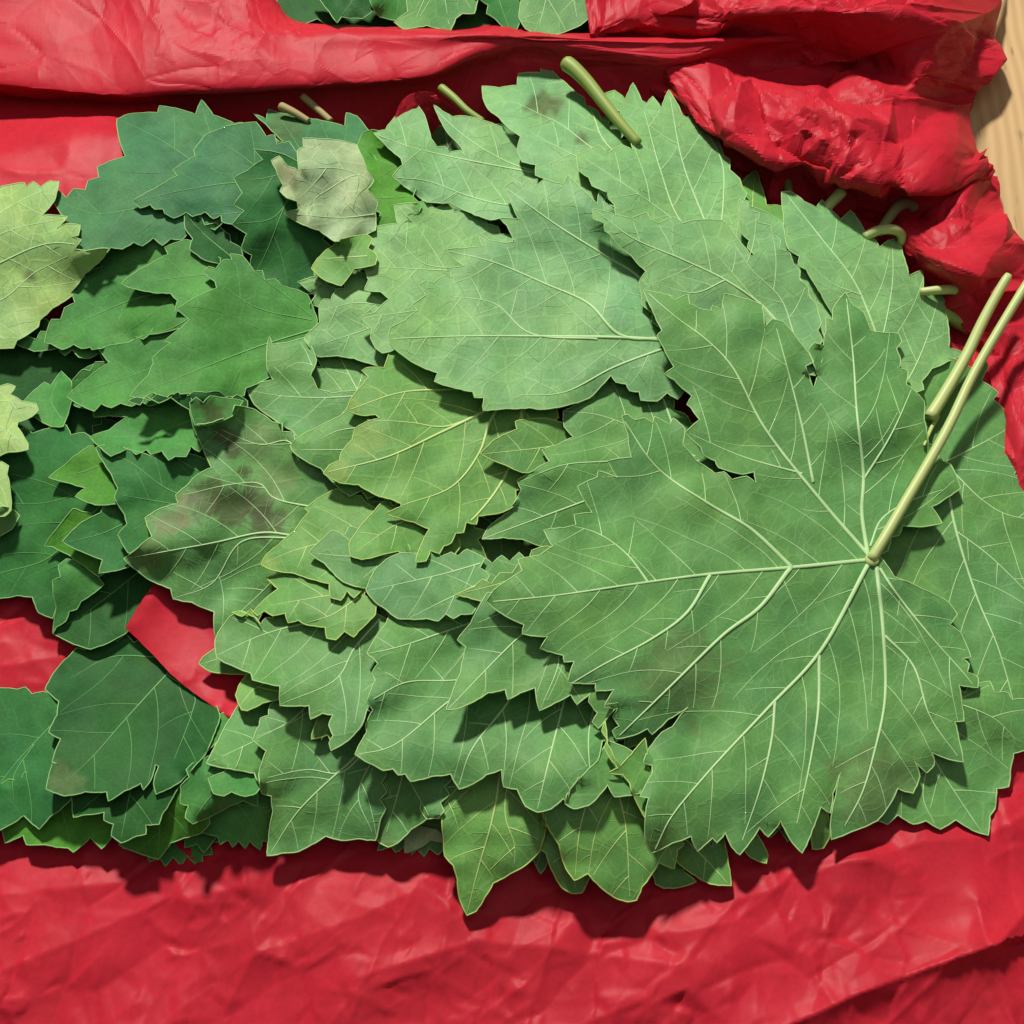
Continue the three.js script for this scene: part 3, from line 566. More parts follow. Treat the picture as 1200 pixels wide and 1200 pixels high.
// ---------------------------------------------------------------- leaves deep in the near bundle
{
  const r = rng(71);
  const save = new Float32Array(H);
  for (let j = 0; j < GN; j++) for (let i = 0; i < GN; i++) H[j * GN + i] = 0.0035;
  const spots = [[330, 900, 2], [480, 915, 2], [620, 930, 1], [760, 935, 3], [900, 900, 2], [420, 800, 2], [560, 800, 2], [720, 760, 2], [900, 740, 2], [1010, 800, 2], [420, 560, 3], [560, 620, 2], [740, 560, 2], [900, 500, 2], [420, 380, 3], [560, 330, 2], [720, 300, 2], [820, 330, 3], [950, 380, 2], [250, 330, 3], [160, 420, 2], [70, 540, 2], [180, 560, 3], [300, 560, 2], [330, 240, 2], [220, 230, 2], [520, 210, 2], [660, 180, 2], [395, 440, 3], [785, 850, 3], [860, 560, 2], [1090, 600, 2], [700, 320, 1], [230, 930, 2], [300, 920, 1]];
  for (const [cx, cy, n] of spots) for (let q = 0; q < n; q++) {
    const [o, v] = vineShape(cx + 30 * (r() - 0.5), cy + 24 * (r() - 0.5), 70 + 30 * r(), r() * 6.28, cx + q * 7);
    leaf('leaf deep in the near bundle, only its edge showing between others', cx < 330 ? (r() < 0.7 ? 'dark' : 'mid') : 'under', o, v, { gap: 1 + r() * 0.6, curl: 1, group: 'leaves hidden deep in the near bundle', step: 11, smooth: true, plainVeins: true });
  }
  for (let o = 0; o < H.length; o++) H[o] = Math.max(save[o], H[o]);
}
laidPaper('back_corner', [-60, 92, 30, 99, 60, 106, 85, 104, 130, 109, 175, 117, 186, 126, 200, 160, 180, 230, 90, 285, -60, 280], 2, 613);

const layer = (label, group, list) => { for (const [x, y, R, deg, tone, gap] of list) { const [o, v] = vineShape(x, y, R, THREE.MathUtils.degToRad(deg), x * 3 + y); leaf(label, tone, o, v, { gap: gap ?? 1.1, curl: 1.1, group, smooth: true }); } };
const layerDark = (list) => { for (const [x, y, R, deg, tone, gap] of list) { const [o, v] = vineShape(x, y, R, THREE.MathUtils.degToRad(deg), x * 3 + y); leaf('dark toothed leaf mostly covered by others in the left pile', tone, o, v, { gap: gap ?? 1, curl: 1.1, group: 'dark leaves showing only toothed rims in the left pile', smooth: true }); } };
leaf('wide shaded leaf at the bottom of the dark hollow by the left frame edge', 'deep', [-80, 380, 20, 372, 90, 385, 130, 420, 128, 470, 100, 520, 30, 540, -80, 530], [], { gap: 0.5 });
layerDark([[230, 270, 80, 185, 'dark'], [150, 330, 85, 190, 'mid'], [250, 380, 90, 175, 'dark'], [120, 590, 80, 170, 'dark'], [220, 560, 85, 190, 'mid'], [280, 240, 75, 200, 'dark'], [190, 440, 90, 190, 'dark'], [260, 480, 80, 180, 'mid'], [110, 900, 80, 110, 'dark'], [220, 900, 70, 80, 'mid'], [30, 900, 80, 100, 'dark']]);

// ---------------------------------------------------------------- left part: dark upper sides
leaf('bright bottom leaf of the left pile lying lowest on the red paper', 'bright', [3, 974, 6, 988, 27, 979, 31, 990, 52, 990, 80, 994, 86, 999, 106, 981, 119, 995, 131, 981, 145, 960, 130, 920, 60, 900, 0, 920], [[60, 900, 84, 992], [50, 910, 20, 980]], { gap: 2 });
leaf('leaf with one rounded tip on red paper, left pile bottom', 'bright', [138, 978, 140, 990, 158, 998, 186, 1007, 200, 988, 216, 982, 236, 976, 246, 965, 240, 940, 200, 915, 150, 930, 130, 950], [[190, 920, 188, 960, 185, 1000]], { gap: 2 });
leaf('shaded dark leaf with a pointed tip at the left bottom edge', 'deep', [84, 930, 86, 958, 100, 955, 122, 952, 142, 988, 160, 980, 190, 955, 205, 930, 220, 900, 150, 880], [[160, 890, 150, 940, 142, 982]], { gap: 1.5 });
leaf('crinkled small dark leaf beside the bottom of the red flap', 'mid', [212, 930, 226, 966, 232, 963, 250, 955, 268, 945, 285, 938, 302, 945, 300, 915, 275, 895, 248, 885, 225, 895], [[290, 900, 250, 930, 228, 958]], { gap: 3, curl: 4 });
leaf('leaf edge tucked between the red flap and the pale bottom leaf', 'mid', [240, 870, 244, 880, 262, 860, 285, 880, 262, 905, 244, 912, 250, 930, 300, 930, 310, 860, 280, 830, 255, 838], [], { gap: 2 });
leaf('dark leaf cut by the left frame edge at the lower left', 'dark', [-60, 830, -10, 806, 20, 808, 62, 815, 84, 850, 96, 900, 82, 938, 58, 958, 46, 972, 28, 956, 0, 973, -30, 985, -70, 960], [[60, 850, 18, 895, -30, 960], [40, 872, 16, 910, 16, 938]], { gap: 1.5 });
leaf('largest dark glossy leaf of the lower left, its midrib running diagonally', 'deep', [53, 808, 62, 790, 82, 768, 120, 748, 180, 750, 225, 800, 258, 840, 250, 862, 240, 885, 228, 898, 212, 916, 183, 931, 180, 918, 186, 898, 182, 896, 177, 914, 168, 926, 165, 918, 146, 927, 127, 939, 125, 928, 100, 928, 76, 933, 54, 925, 62, 893, 68, 896, 61, 893, 71, 866, 57, 858, 67, 838, 69, 822], [[205, 780, 188, 798, 145, 845, 110, 885, 82, 912], [195, 790, 228, 815, 225, 835, 204, 890], [185, 770, 130, 770, 82, 795]], { gap: 2.2, spots: [[72, 915, 26, 'dull']] });
leaf('dark leaf with teeth on its left beside the red notch', 'deep', [62, 742, 65, 722, 72, 695, 78, 660, 120, 650, 190, 668, 178, 705, 150, 740, 130, 752, 106, 761, 82, 753], [[200, 640, 150, 680, 105, 715, 68, 738]], { gap: 1.8 });
leaf('wide dark leaf spreading over the red paper at the left edge', 'dark', [-80, 520, -20, 500, 38, 508, 65, 500, 110, 515, 130, 545, 120, 610, 90, 660, 70, 690, 62, 725, 45, 718, 38, 700, 20, 698, -5, 702, -60, 690], [[150, 560, 100, 610, 55, 655, 0, 672, -40, 690], [130, 560, 60, 588, 0, 590], [125, 590, 75, 680]], { gap: 1.8 });
leaf('small dark leaf fold beside the toothed dark leaf', 'mid', [62, 690, 78, 655, 100, 660, 122, 685, 95, 705, 66, 735, 62, 742, 66, 712], [[120, 688, 66, 733]], { gap: 1 });
leaf('narrow olive leaf edge beneath the small dark toothed one', 'bright', [52, 640, 70, 615, 86, 596, 98, 600, 130, 620, 135, 660, 116, 676, 100, 664, 80, 650, 62, 641], [[140, 600, 100, 612, 54, 640]], { gap: 1 });
leaf('small dark leaf with three teeth left of the spoilt brown leaf', 'dark', [73, 635, 96, 612, 118, 601, 121, 594, 140, 585, 170, 600, 165, 640, 150, 665, 116, 672, 120, 656, 104, 650], [[170, 600, 120, 625, 78, 635]], { gap: 1.2 });
leaf('folded olive leaf tip pointing left', 'bright', [57, 560, 76, 545, 104, 523, 126, 519, 170, 530, 180, 570, 140, 590, 112, 592, 88, 582, 100, 572, 80, 566], [[140, 535, 100, 552, 60, 559]], { gap: 1.5 });
leaf('dark glossy leaf with a square toothed corner, left of the spoilt leaf', 'dark', [112, 525, 150, 527, 178, 535, 185, 532, 191, 522, 212, 530, 234, 535, 260, 560, 265, 600, 220, 640, 185, 645, 150, 648, 138, 627, 149, 614, 146, 603, 134, 583, 138, 572, 130, 555, 120, 540], [[260, 590, 200, 575, 150, 540, 116, 527], [255, 600, 200, 590, 140, 580], [250, 560, 225, 548, 192, 526]], { gap: 2 });
leaf('leaf with a dark hollow below it, under the left toothed leaves', 'mid', [75, 463, 90, 440, 124, 424, 200, 410, 250, 470, 240, 520, 205, 535, 150, 525, 130, 535, 105, 512, 128, 504, 150, 488, 128, 487, 110, 489, 108, 480, 88, 476], [[245, 480, 190, 455, 130, 455, 80, 464], [230, 490, 170, 510, 108, 511]], { gap: 2, curl: 2 });
leaf('small leaf tip standing in the dark hollow', 'mid', [28, 470, 52, 448, 60, 452, 72, 435, 84, 448, 84, 470, 74, 500, 60, 500, 42, 490], [[80, 500, 60, 470, 70, 440]], { gap: 2 });
leaf('narrow curved leaf rim over the dark hollow', 'mid', [18, 402, 40, 412, 68, 408, 105, 420, 125, 408, 118, 400, 60, 390], [], { gap: 1.5 });
leaf('tall green leaf with teeth at the left, above the hollow', 'mid', [115, 408, 128, 425, 100, 445, 78, 465, 100, 478, 190, 470, 240, 440, 235, 380, 190, 370, 176, 390, 150, 402], [[240, 400, 180, 430, 84, 464]], { gap: 1.5 });
leaf('large green upper side leaf beside the pale left leaf', 'mid', [113, 285, 106, 288, 125, 272, 160, 268, 150, 257, 186, 252, 215, 290, 250, 330, 230, 380, 206, 386, 175, 392, 138, 403, 108, 410, 106, 407, 60, 403, 52, 402, 56, 385, 88, 355, 85, 345, 92, 325, 120, 312, 110, 300], [[245, 350, 180, 345, 110, 370, 56, 400], [235, 340, 170, 310, 112, 288], [240, 360, 200, 385, 110, 407]], { gap: 2 });
leaf('dark blue green leaf at the back edge by the flat red sheet', 'blue', [137, 140, 150, 134, 185, 132, 187, 124, 220, 131, 229, 134, 236, 117, 250, 135, 275, 145, 330, 170, 300, 250, 200, 280, 130, 290, 95, 302, 92, 285, 80, 262, 75, 255, 60, 232, 100, 223, 103, 212, 116, 208, 114, 196, 147, 183, 139, 160], [[290, 240, 240, 200, 190, 165, 140, 140], [280, 245, 190, 240, 110, 250, 65, 234], [275, 250, 200, 280, 110, 290], [285, 230, 255, 180, 236, 122]], { gap: 2.2 });
leaf('blue green leaf with a torn notch at the back edge of the left pile', 'blue', [297, 133, 312, 140, 315, 128, 326, 132, 352, 138, 385, 143, 404, 148, 406, 132, 418, 136, 432, 153, 440, 200, 400, 240, 330, 230, 300, 180, 315, 166, 332, 166, 312, 146], [[380, 240, 360, 190, 330, 140], [390, 240, 400, 190, 408, 138]], { gap: 1.5, spots: [[335, 150, 22, 'dull']] });
leaf('flat bluish leaf with a straight lower edge near the back of the left pile', 'blue', [270, 147, 300, 143, 312, 160, 345, 175, 360, 230, 330, 270, 273, 263, 260, 260, 259, 252, 193, 250, 191, 245, 155, 236, 180, 222, 208, 206, 203, 199, 229, 183, 227, 176, 241, 158], [[340, 235, 290, 215, 220, 222, 158, 236], [335, 225, 280, 180, 243, 158], [330, 240, 270, 250, 212, 250]], { gap: 2, plainVeins: true });
leaf('green leaf tongue pointing left under the bluish leaf', 'mid', [142, 333, 150, 325, 172, 312, 197, 298, 193, 290, 218, 281, 250, 300, 270, 330, 245, 350, 205, 365, 208, 352, 200, 344, 175, 342, 155, 338], [[260, 320, 210, 325, 148, 334]], { gap: 1.5 });
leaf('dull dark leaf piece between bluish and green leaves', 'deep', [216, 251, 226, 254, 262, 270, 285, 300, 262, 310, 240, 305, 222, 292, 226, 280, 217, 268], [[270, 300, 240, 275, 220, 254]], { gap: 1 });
leaf('long dark toothed leaf pointing down at the left pile centre', 'dark', [297, 175, 308, 187, 290, 200, 274, 208, 284, 226, 274, 240, 286, 247, 272, 263, 289, 274, 283, 292, 295, 299, 293, 326, 310, 332, 338, 340, 340, 348, 360, 345, 378, 340, 385, 300, 370, 230, 350, 190, 330, 180], [[350, 200, 330, 250, 310, 300, 296, 325], [345, 200, 300, 210, 276, 209], [350, 215, 320, 255, 276, 262]], { gap: 2, tone: 0 });
leaf('large glossy green leaf in the middle of the left pile, midrib to its tip', 'mid', [152, 465, 174, 440, 180, 425, 178, 420, 200, 402, 192, 400, 213, 384, 222, 375, 208, 362, 236, 345, 254, 338, 252, 330, 238, 319, 272, 305, 270, 297, 284, 300, 298, 318, 330, 335, 360, 345, 372, 375, 366, 400, 345, 430, 320, 440, 288, 455, 286, 464, 258, 465, 225, 471, 223, 461, 200, 462], [[370, 385, 300, 407, 215, 440, 158, 463], [365, 375, 300, 360, 240, 320], [365, 370, 320, 335, 272, 300], [360, 395, 320, 430, 286, 458]], { gap: 2.6, plainVeins: true });
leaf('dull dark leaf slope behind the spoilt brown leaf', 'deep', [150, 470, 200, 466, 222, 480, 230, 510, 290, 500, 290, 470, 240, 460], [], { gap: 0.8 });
leaf('rolled leaf edge with brown bruise above the spoilt leaf', 'mid', [222, 472, 258, 466, 285, 470, 272, 488, 248, 497, 228, 498], [], { gap: 1, spots: [[250, 485, 20, 'brown']] });
leaf('pale yellow green leaf at the left frame edge showing its underside', 'light', [-120, 230, -60, 212, 0, 219, 28, 214, 31, 219, 69, 213, 64, 235, 50, 252, 79, 254, 67, 268, 78, 262, 94, 264, 92, 276, 85, 278, 95, 281, 88, 292, 100, 294, 127, 291, 121, 302, 100, 320, 83, 343, 85, 346, 62, 361, 47, 375, 45, 383, 20, 399, 16, 408, -10, 408, -80, 440, -130, 380], [[-90, 360, 0, 308, 60, 285, 122, 293], [-95, 340, 0, 250, 64, 217], [-90, 350, 0, 275, 74, 256], [-90, 370, 0, 352, 40, 320, 80, 300], [-90, 380, -20, 390, 15, 400]], { gap: 3, spots: [[34, 324, 7, 'brown'], [41, 305, 3, 'brown']] });
leaf('small pale leaf with a rounded tooth at the left frame edge', 'light', [-60, 460, -20, 452, 18, 453, 12, 462, 25, 470, 42, 473, 45, 481, 38, 488, 21, 495, 20, 500, 33, 520, 33, 527, 10, 530, -20, 540, -60, 520], [[-60, 490, 0, 500, 30, 523], [-60, 485, 0, 470, 40, 478]], { gap: 4 });
leaf('pale leaf tip lowest at the left frame edge', 'light', [-50, 530, 0, 540, 10, 546, 8, 556, 12, 575, 13, 598, 6, 605, -20, 606, -50, 590], [[-50, 560, 0, 570, 10, 600]], { gap: 3 });
leaf('folded pale leaf corner under the left edge tips', 'under', [-40, 600, 13, 596, 23, 604, 14, 620, 0, 628, -40, 632], [], { gap: 1 });

// ---------------------------------------------------------------- red flap over the dark leaves
laidPaper('flap', [147, 736, 162, 712, 182, 684, 230, 690, 300, 720, 340, 770, 330, 820, 300, 845, 270, 842, 250, 828, 225, 810, 200, 790, 178, 766, 164, 752], 3, 717);

layer('toothed leaf mostly covered by others along the bottom of the right pile', 'leaves showing only toothed rims, bottom of the right pile', [[430, 880, 90, 120, 'under'], [560, 920, 85, 95, 'warm'], [700, 940, 85, 80, 'under'], [820, 920, 80, 85, 'under'], [900, 900, 90, 75, 'warm'], [640, 960, 70, 100, 'under']]);

// ---------------------------------------------------------------- right part, bottom layers
leaf('low pale leaf at the right frame edge under the top leaf', 'under', [1050, 600, 1035, 500, 1070, 440, 1110, 418, 1132, 428, 1145, 436, 1153, 420, 1158, 428, 1150, 446, 1170, 460, 1164, 468, 1186, 490, 1191, 500, 1181, 508, 1192, 530, 1194, 545, 1188, 556, 1215, 570, 1260, 640, 1250, 780, 1220, 850, 1180, 848, 1162, 842, 1145, 826, 1150, 818, 1100, 820, 1030, 760, 1020, 680], [[1105, 540, 1150, 585, 1180, 603, 1240, 612], [1108, 560, 1120, 620, 1145, 700, 1170, 760, 1192, 838], [1120, 622, 1160, 652, 1220, 710], [1110, 540, 1150, 520, 1185, 500]], { gap: 1.6 });
leaf('leaf at the lower right corner of the pile with a square tip', 'under', [1080, 830, 1150, 800, 1210, 830, 1215, 875, 1188, 883, 1184, 903, 1182, 922, 1168, 924, 1166, 948, 1160, 956, 1158, 979, 1144, 975, 1120, 961, 1102, 972, 1085, 962, 1070, 966, 1052, 955, 1040, 966, 1026, 960, 1000, 940, 1000, 860], [[1060, 820, 1095, 890, 1130, 945, 1150, 974], [1080, 810, 1165, 842, 1190, 866], [1090, 880, 1082, 935, 1095, 965]], { gap: 1.2 });
leaf('small pale leaf at the far left of the bottom edge, with one sharp corner', 'under', [242, 895, 256, 868, 270, 842, 284, 820, 300, 790, 360, 800, 340, 880, 316, 932, 300, 912, 298, 906, 270, 901], [[340, 850, 300, 868, 246, 893]], { gap: 3 });
leaf('crumpled shrivelled leaf bits in the shade below the pile', 'grey', [455, 970, 475, 976, 490, 968, 512, 972, 530, 990, 505, 985, 490, 995, 474, 1000, 474, 985], [], { gap: 2, curl: 4, bare: true });
leaf('curled pale leaf sliver beneath the bottom right tips', 'olive', [764, 1010, 768, 1036, 778, 1041, 795, 1040, 816, 1033, 800, 1020, 806, 1012, 795, 1000], [], { gap: 2.5, curl: 3 });
leaf('leaf tip behind the top leaf at the bottom, pale edged', 'warm', [795, 1012, 815, 1026, 832, 1036, 857, 1038, 854, 1015, 850, 992, 820, 960, 780, 980], [[800, 980, 830, 1010, 852, 1034]], { gap: 2.5 });
leaf('little leaf teeth under the large leaf at the bottom centre', 'warm', [868, 990, 880, 1005, 898, 1012, 900, 1002, 892, 985, 880, 970, 950, 960, 952, 995, 965, 994, 972, 982, 970, 950, 880, 950], [], { gap: 2 });
leaf('rounded pale tip left of the lowest broad tip', 'warm', [620, 985, 640, 1000, 648, 1022, 658, 1040, 670, 1047, 682, 1046, 690, 1030, 720, 990, 700, 940, 640, 940], [[680, 940, 672, 1000, 674, 1040]], { gap: 3.5 });
leaf('broad leaf with the lowest rounded tip right of centre', 'warm', [640, 965, 655, 990, 663, 1018, 673, 1032, 689, 1024, 706, 1042, 720, 1052, 735, 1057, 746, 1055, 752, 1040, 760, 1030, 772, 1011, 790, 1018, 794, 996, 800, 960, 780, 900, 700, 880, 640, 900], [[715, 900, 732, 960, 738, 1050], [700, 900, 680, 970, 674, 1026], [725, 900, 770, 960, 790, 1010]], { gap: 3, curl: 1.5 });
leaf('long pointed leaf tip hanging lowest over the red paper', 'warm', [500, 960, 505, 958, 518, 959, 520, 985, 521, 1003, 531, 1014, 536, 1030, 538, 1052, 547, 1073, 558, 1068, 568, 1052, 578, 1035, 598, 1024, 616, 1014, 632, 998, 640, 970, 620, 900, 540, 880, 490, 910], [[590, 880, 577, 960, 560, 1020, 548, 1068], [600, 880, 592, 955, 603, 990, 603, 1012], [570, 890, 530, 930, 512, 960]], { gap: 3.5, curl: 1.5 });
leaf('pale leaf with a brown speckled lower edge, left of the hanging tip', 'under', [420, 870, 425, 900, 430, 960, 436, 975, 445, 988, 455, 993, 466, 988, 482, 972, 500, 960, 514, 958, 530, 900, 500, 850], [[480, 860, 470, 915, 453, 975], [480, 870, 440, 890, 441, 960]], { gap: 2.5, spots: [[452, 982, 12, 'dull']] });
leaf('broad pale leaf at the bottom left corner with a long straight midrib', 'under', [296, 868, 304, 850, 325, 820, 318, 806, 340, 790, 420, 800, 452, 880, 446, 960, 440, 985, 420, 983, 400, 985, 382, 980, 365, 990, 350, 998, 330, 1000, 313, 1003, 315, 985, 320, 950, 318, 933, 307, 930, 303, 908, 312, 880], [[470, 835, 415, 888, 350, 950, 318, 998], [460, 830, 395, 800, 340, 845, 300, 866], [450, 850, 400, 905, 360, 902, 310, 912], [455, 860, 420, 930, 436, 975]], { gap: 3 });
leaf('small tooth edged leaf piece beside the red flap corner', 'warm', [276, 815, 282, 800, 300, 780, 340, 800, 330, 818, 308, 824, 290, 833, 283, 832], [[330, 800, 300, 806, 282, 826]], { gap: 2 });
leaf('rounded leaf tip just over the red flap', 'warm', [233, 778, 238, 770, 252, 760, 300, 750, 320, 780, 290, 790, 262, 789, 246, 787], [[300, 765, 265, 770, 236, 778]], { gap: 2 });

// ---------------------------------------------------------------- more leaves stacked between, only rims and teeth in view
layer('pale toothed leaf mostly covered by others at the left side of the right pile', 'pale leaves showing only toothed rims, left side of the right pile', [
  [400, 790, 95, 175, 'warm'], [380, 640, 90, 190, 'under'], [440, 560, 95, 185, 'warm'], [400, 470, 95, 190, 'under'], [430, 350, 85, 200, 'pale'], [500, 720, 100, 175, 'warm'], [560, 820, 95, 140, 'under'], [430, 720, 92, 188, 'under'], [470, 640, 95, 182, 'warm']]);

// ---------------------------------------------------------------- spoilt leaf in the middle
leaf('spoilt leaf with brown dead patches between the dark and pale leaves', 'under', [145, 655, 158, 645, 178, 629, 170, 607, 186, 597, 209, 590, 206, 580, 218, 570, 232, 556, 248, 548, 238, 525, 227, 498, 240, 497, 249, 495, 272, 488, 275, 475, 296, 479, 320, 495, 350, 515, 400, 560, 390, 640, 340, 700, 290, 730, 252, 747, 251, 717, 225, 706, 203, 702, 200, 690, 172, 678, 160, 668], [[345, 628, 310, 624, 250, 636, 150, 654], [345, 630, 283, 635, 248, 684, 204, 701], [370, 595, 320, 583, 305, 567, 276, 567, 214, 580], [350, 540, 338, 517, 305, 521, 256, 502], [350, 640, 320, 680, 262, 735]], { gap: 2.5, curl: 1.6, step: 5, spots: [[214, 590, 20, 'tan'], [238, 586, 26, 'brown'], [268, 594, 24, 'brown'], [262, 510, 14, 'brown'], [272, 530, 13, 'brown'], [284, 550, 13, 'brown'], [294, 570, 14, 'brown'], [303, 592, 20, 'brown'], [314, 612, 22, 'brown'], [200, 612, 22, 'tan'], [300, 520, 30, 'dull'], [320, 560, 26, 'dull'], [170, 648, 26, 'dull']] });

// ---------------------------------------------------------------- right part, left edge and middle
leaf('leaf with a ragged lower point at the left edge of the right pile', 'under', [252, 750, 258, 738, 270, 722, 283, 716, 296, 721, 306, 732, 350, 700, 430, 700, 470, 760, 440, 820, 430, 832, 424, 850, 408, 868, 388, 880, 390, 838, 378, 836, 364, 843, 362, 827, 328, 827, 328, 804, 296, 797, 294, 789, 276, 782, 254, 771], [[440, 720, 360, 730, 305, 745, 254, 768], [445, 725, 415, 760, 395, 795, 330, 825], [455, 740, 450, 810, 430, 838, 393, 874]], { gap: 3 });
leaf('narrow leaf with a folded rim beneath the tip pointing left', 'warm', [272, 718, 280, 716, 300, 724, 306, 732, 295, 719, 313, 700, 326, 690, 312, 677, 334, 671, 420, 680, 440, 720, 420, 740, 383, 748, 381, 735, 358, 732, 350, 727, 310, 716], [[440, 690, 385, 698, 312, 710], [420, 700, 390, 720, 360, 730]], { gap: 2.2 });
leaf('yellowish rimmed leaf tip pointing left beneath the folded ones', 'warm', [306, 662, 312, 650, 325, 640, 345, 622, 362, 600, 357, 596, 380, 580, 394, 573, 430, 590, 470, 640, 440, 690, 387, 700, 386, 684, 370, 680, 345, 672, 318, 668], [[470, 610, 420, 626, 345, 645, 310, 660], [440, 660, 400, 665, 365, 650]], { gap: 2.2, spots: [[314, 658, 14, 'yellow']] });
leaf('leaf with a hooked tooth left of the bluish tip', 'under', [362, 648, 380, 660, 402, 682, 412, 686, 430, 690, 470, 690, 480, 640, 420, 620, 380, 630], [[470, 650, 410, 652, 366, 648]], { gap: 1.2 });
leaf('pale leaf with a large dark hole between two others', 'under', [290, 458, 300, 450, 320, 445, 313, 432, 313, 405, 316, 394, 319, 404, 335, 402, 356, 396, 366, 408, 371, 422, 364, 440, 372, 456, 390, 461, 416, 458, 440, 450, 460, 490, 420, 510, 380, 520, 347, 522, 344, 506, 316, 488, 298, 474], [[440, 462, 380, 466, 330, 464, 294, 458], [400, 440, 350, 425, 335, 432]], { gap: 2 });
leaf('pale leaf under the left tips of the big leaves, with a curved vein', 'pale', [356, 397, 375, 378, 374, 358, 404, 338, 403, 322, 415, 317, 436, 325, 470, 370, 480, 420, 450, 430, 433, 426, 415, 420, 395, 417, 372, 418], [[470, 370, 432, 385, 372, 405], [465, 360, 415, 355, 385, 362]], { gap: 2 });
leaf('leaf tip with a hooked rim and straight vein below the pale holed leaf', 'under', [340, 523, 346, 515, 370, 502, 398, 488, 412, 478, 450, 480, 470, 540, 440, 580, 400, 575, 376, 549, 358, 540, 344, 530], [[440, 525, 405, 527, 344, 527], [430, 500, 395, 505, 375, 515]], { gap: 2 });
leaf('leaf with a blunt notched tip left of centre', 'warm', [411, 652, 409, 638, 420, 620, 436, 602, 446, 590, 500, 590, 540, 640, 510, 665, 486, 655, 466, 646, 448, 650, 424, 656], [[540, 590, 466, 614, 415, 648]], { gap: 1.8 });
leaf('broad leaf under the large top leaf, one lobe tip at its left side', 'under', [430, 766, 445, 740, 452, 732, 480, 700, 560, 660, 640, 650, 740, 680, 760, 780, 720, 870, 706, 868, 700, 893, 696, 918, 690, 917, 678, 911, 668, 925, 663, 940, 660, 936, 646, 948, 630, 952, 616, 945, 606, 925, 590, 922, 588, 902, 570, 908, 556, 918, 538, 925, 528, 907, 506, 910, 481, 916, 475, 907, 440, 898, 416, 884, 430, 858, 428, 851, 437, 832, 430, 822, 440, 797, 436, 789, 443, 778, 437, 771], [[692, 691, 620, 708, 545, 732, 468, 758, 432, 766], [692, 692, 600, 765, 522, 825, 458, 875, 420, 884], [693, 694, 640, 760, 590, 830, 552, 880, 538, 920], [696, 696, 672, 780, 655, 845, 640, 905, 630, 948], [694, 692, 620, 780, 535, 797, 475, 800, 436, 820], [700, 700, 705, 790, 690, 860, 692, 912]], { gap: 4.5, main: 0.55 });
leaf('bluish leaf with a rounded left tip in the middle of the pile', 'bluish', [429, 692, 438, 670, 452, 656, 470, 648, 500, 650, 560, 650, 580, 700, 540, 720, 500, 725, 466, 725, 452, 714, 440, 706], [[580, 655, 518, 673, 432, 692], [570, 680, 516, 706, 480, 724]], { gap: 1.6 });
leaf('leaf with a left tip just below the large top leaf', 'olive', [534, 697, 556, 688, 600, 672, 640, 640, 700, 690, 640, 740, 570, 706, 548, 700], [[640, 660, 598, 680, 538, 696]], { gap: 1.4 });
leaf('leaf with a long straight midrib ending in a point below the top leaf', 'under', [523, 832, 530, 812, 540, 788, 546, 758, 536, 750, 552, 730, 566, 703, 600, 680, 700, 660, 800, 700, 800, 800, 730, 820, 714, 838, 701, 854, 692, 812, 676, 826, 669, 814, 650, 824, 632, 833, 627, 806, 610, 812, 595, 820, 592, 808, 572, 812, 552, 824, 536, 831], [[760, 620, 700, 670, 613, 742, 526, 830], [640, 735, 655, 770, 634, 830], [650, 720, 600, 715, 560, 730]], { gap: 5 });
leaf('plain leaf corner between the midrib leaf and the lower lobe', 'under', [662, 942, 664, 932, 680, 912, 700, 892, 712, 868, 740, 880, 750, 930, 725, 934, 720, 934, 712, 920, 700, 935, 690, 944, 672, 948], [], { gap: 1.5 });
leaf('folded leaf with a pale midrib below the top leaf notch', 'warm', [709, 845, 712, 872, 720, 888, 727, 898, 740, 884, 756, 865, 760, 900, 770, 980, 758, 962, 746, 940, 738, 918, 730, 908, 712, 906, 724, 900, 712, 884], [[720, 850, 722, 880, 727, 896]], { gap: 2.2 });
leaf('big pale leaf left of centre with a thick midrib to its left tip', 'warm', [379, 555, 386, 545, 398, 540, 400, 530, 413, 515, 416, 502, 430, 494, 445, 490, 440, 486, 424, 487, 406, 481, 412, 466, 424, 452, 432, 442, 424, 434, 430, 431, 450, 431, 454, 420, 460, 405, 520, 380, 600, 400, 660, 460, 640, 520, 620, 560, 590, 600, 560, 605, 520, 640, 487, 659, 493, 640, 503, 620, 485, 612, 464, 606, 452, 602, 470, 594, 470, 590, 458, 585, 440, 580, 420, 568, 398, 566], [[640, 440, 565, 483, 510, 510, 455, 535, 385, 553], [610, 445, 576, 490, 562, 530, 530, 570, 472, 592], [620, 440, 540, 455, 470, 460, 410, 480], [615, 455, 600, 540, 560, 602, 490, 656], [560, 487, 520, 500, 480, 495, 430, 492]], { gap: 3, main: 0.66, spots: [[392, 550, 18, 'yellow'], [430, 515, 24, 'yellow'], [415, 476, 12, 'yellow']] });
leaf('leaf with a short blunt left tooth right of the big pale one', 'olive', [563, 532, 580, 515, 606, 503, 604, 494, 612, 492, 640, 490, 670, 500, 690, 540, 650, 560, 624, 553, 612, 554, 592, 545], [[690, 515, 640, 524, 566, 532]], { gap: 1.4 });
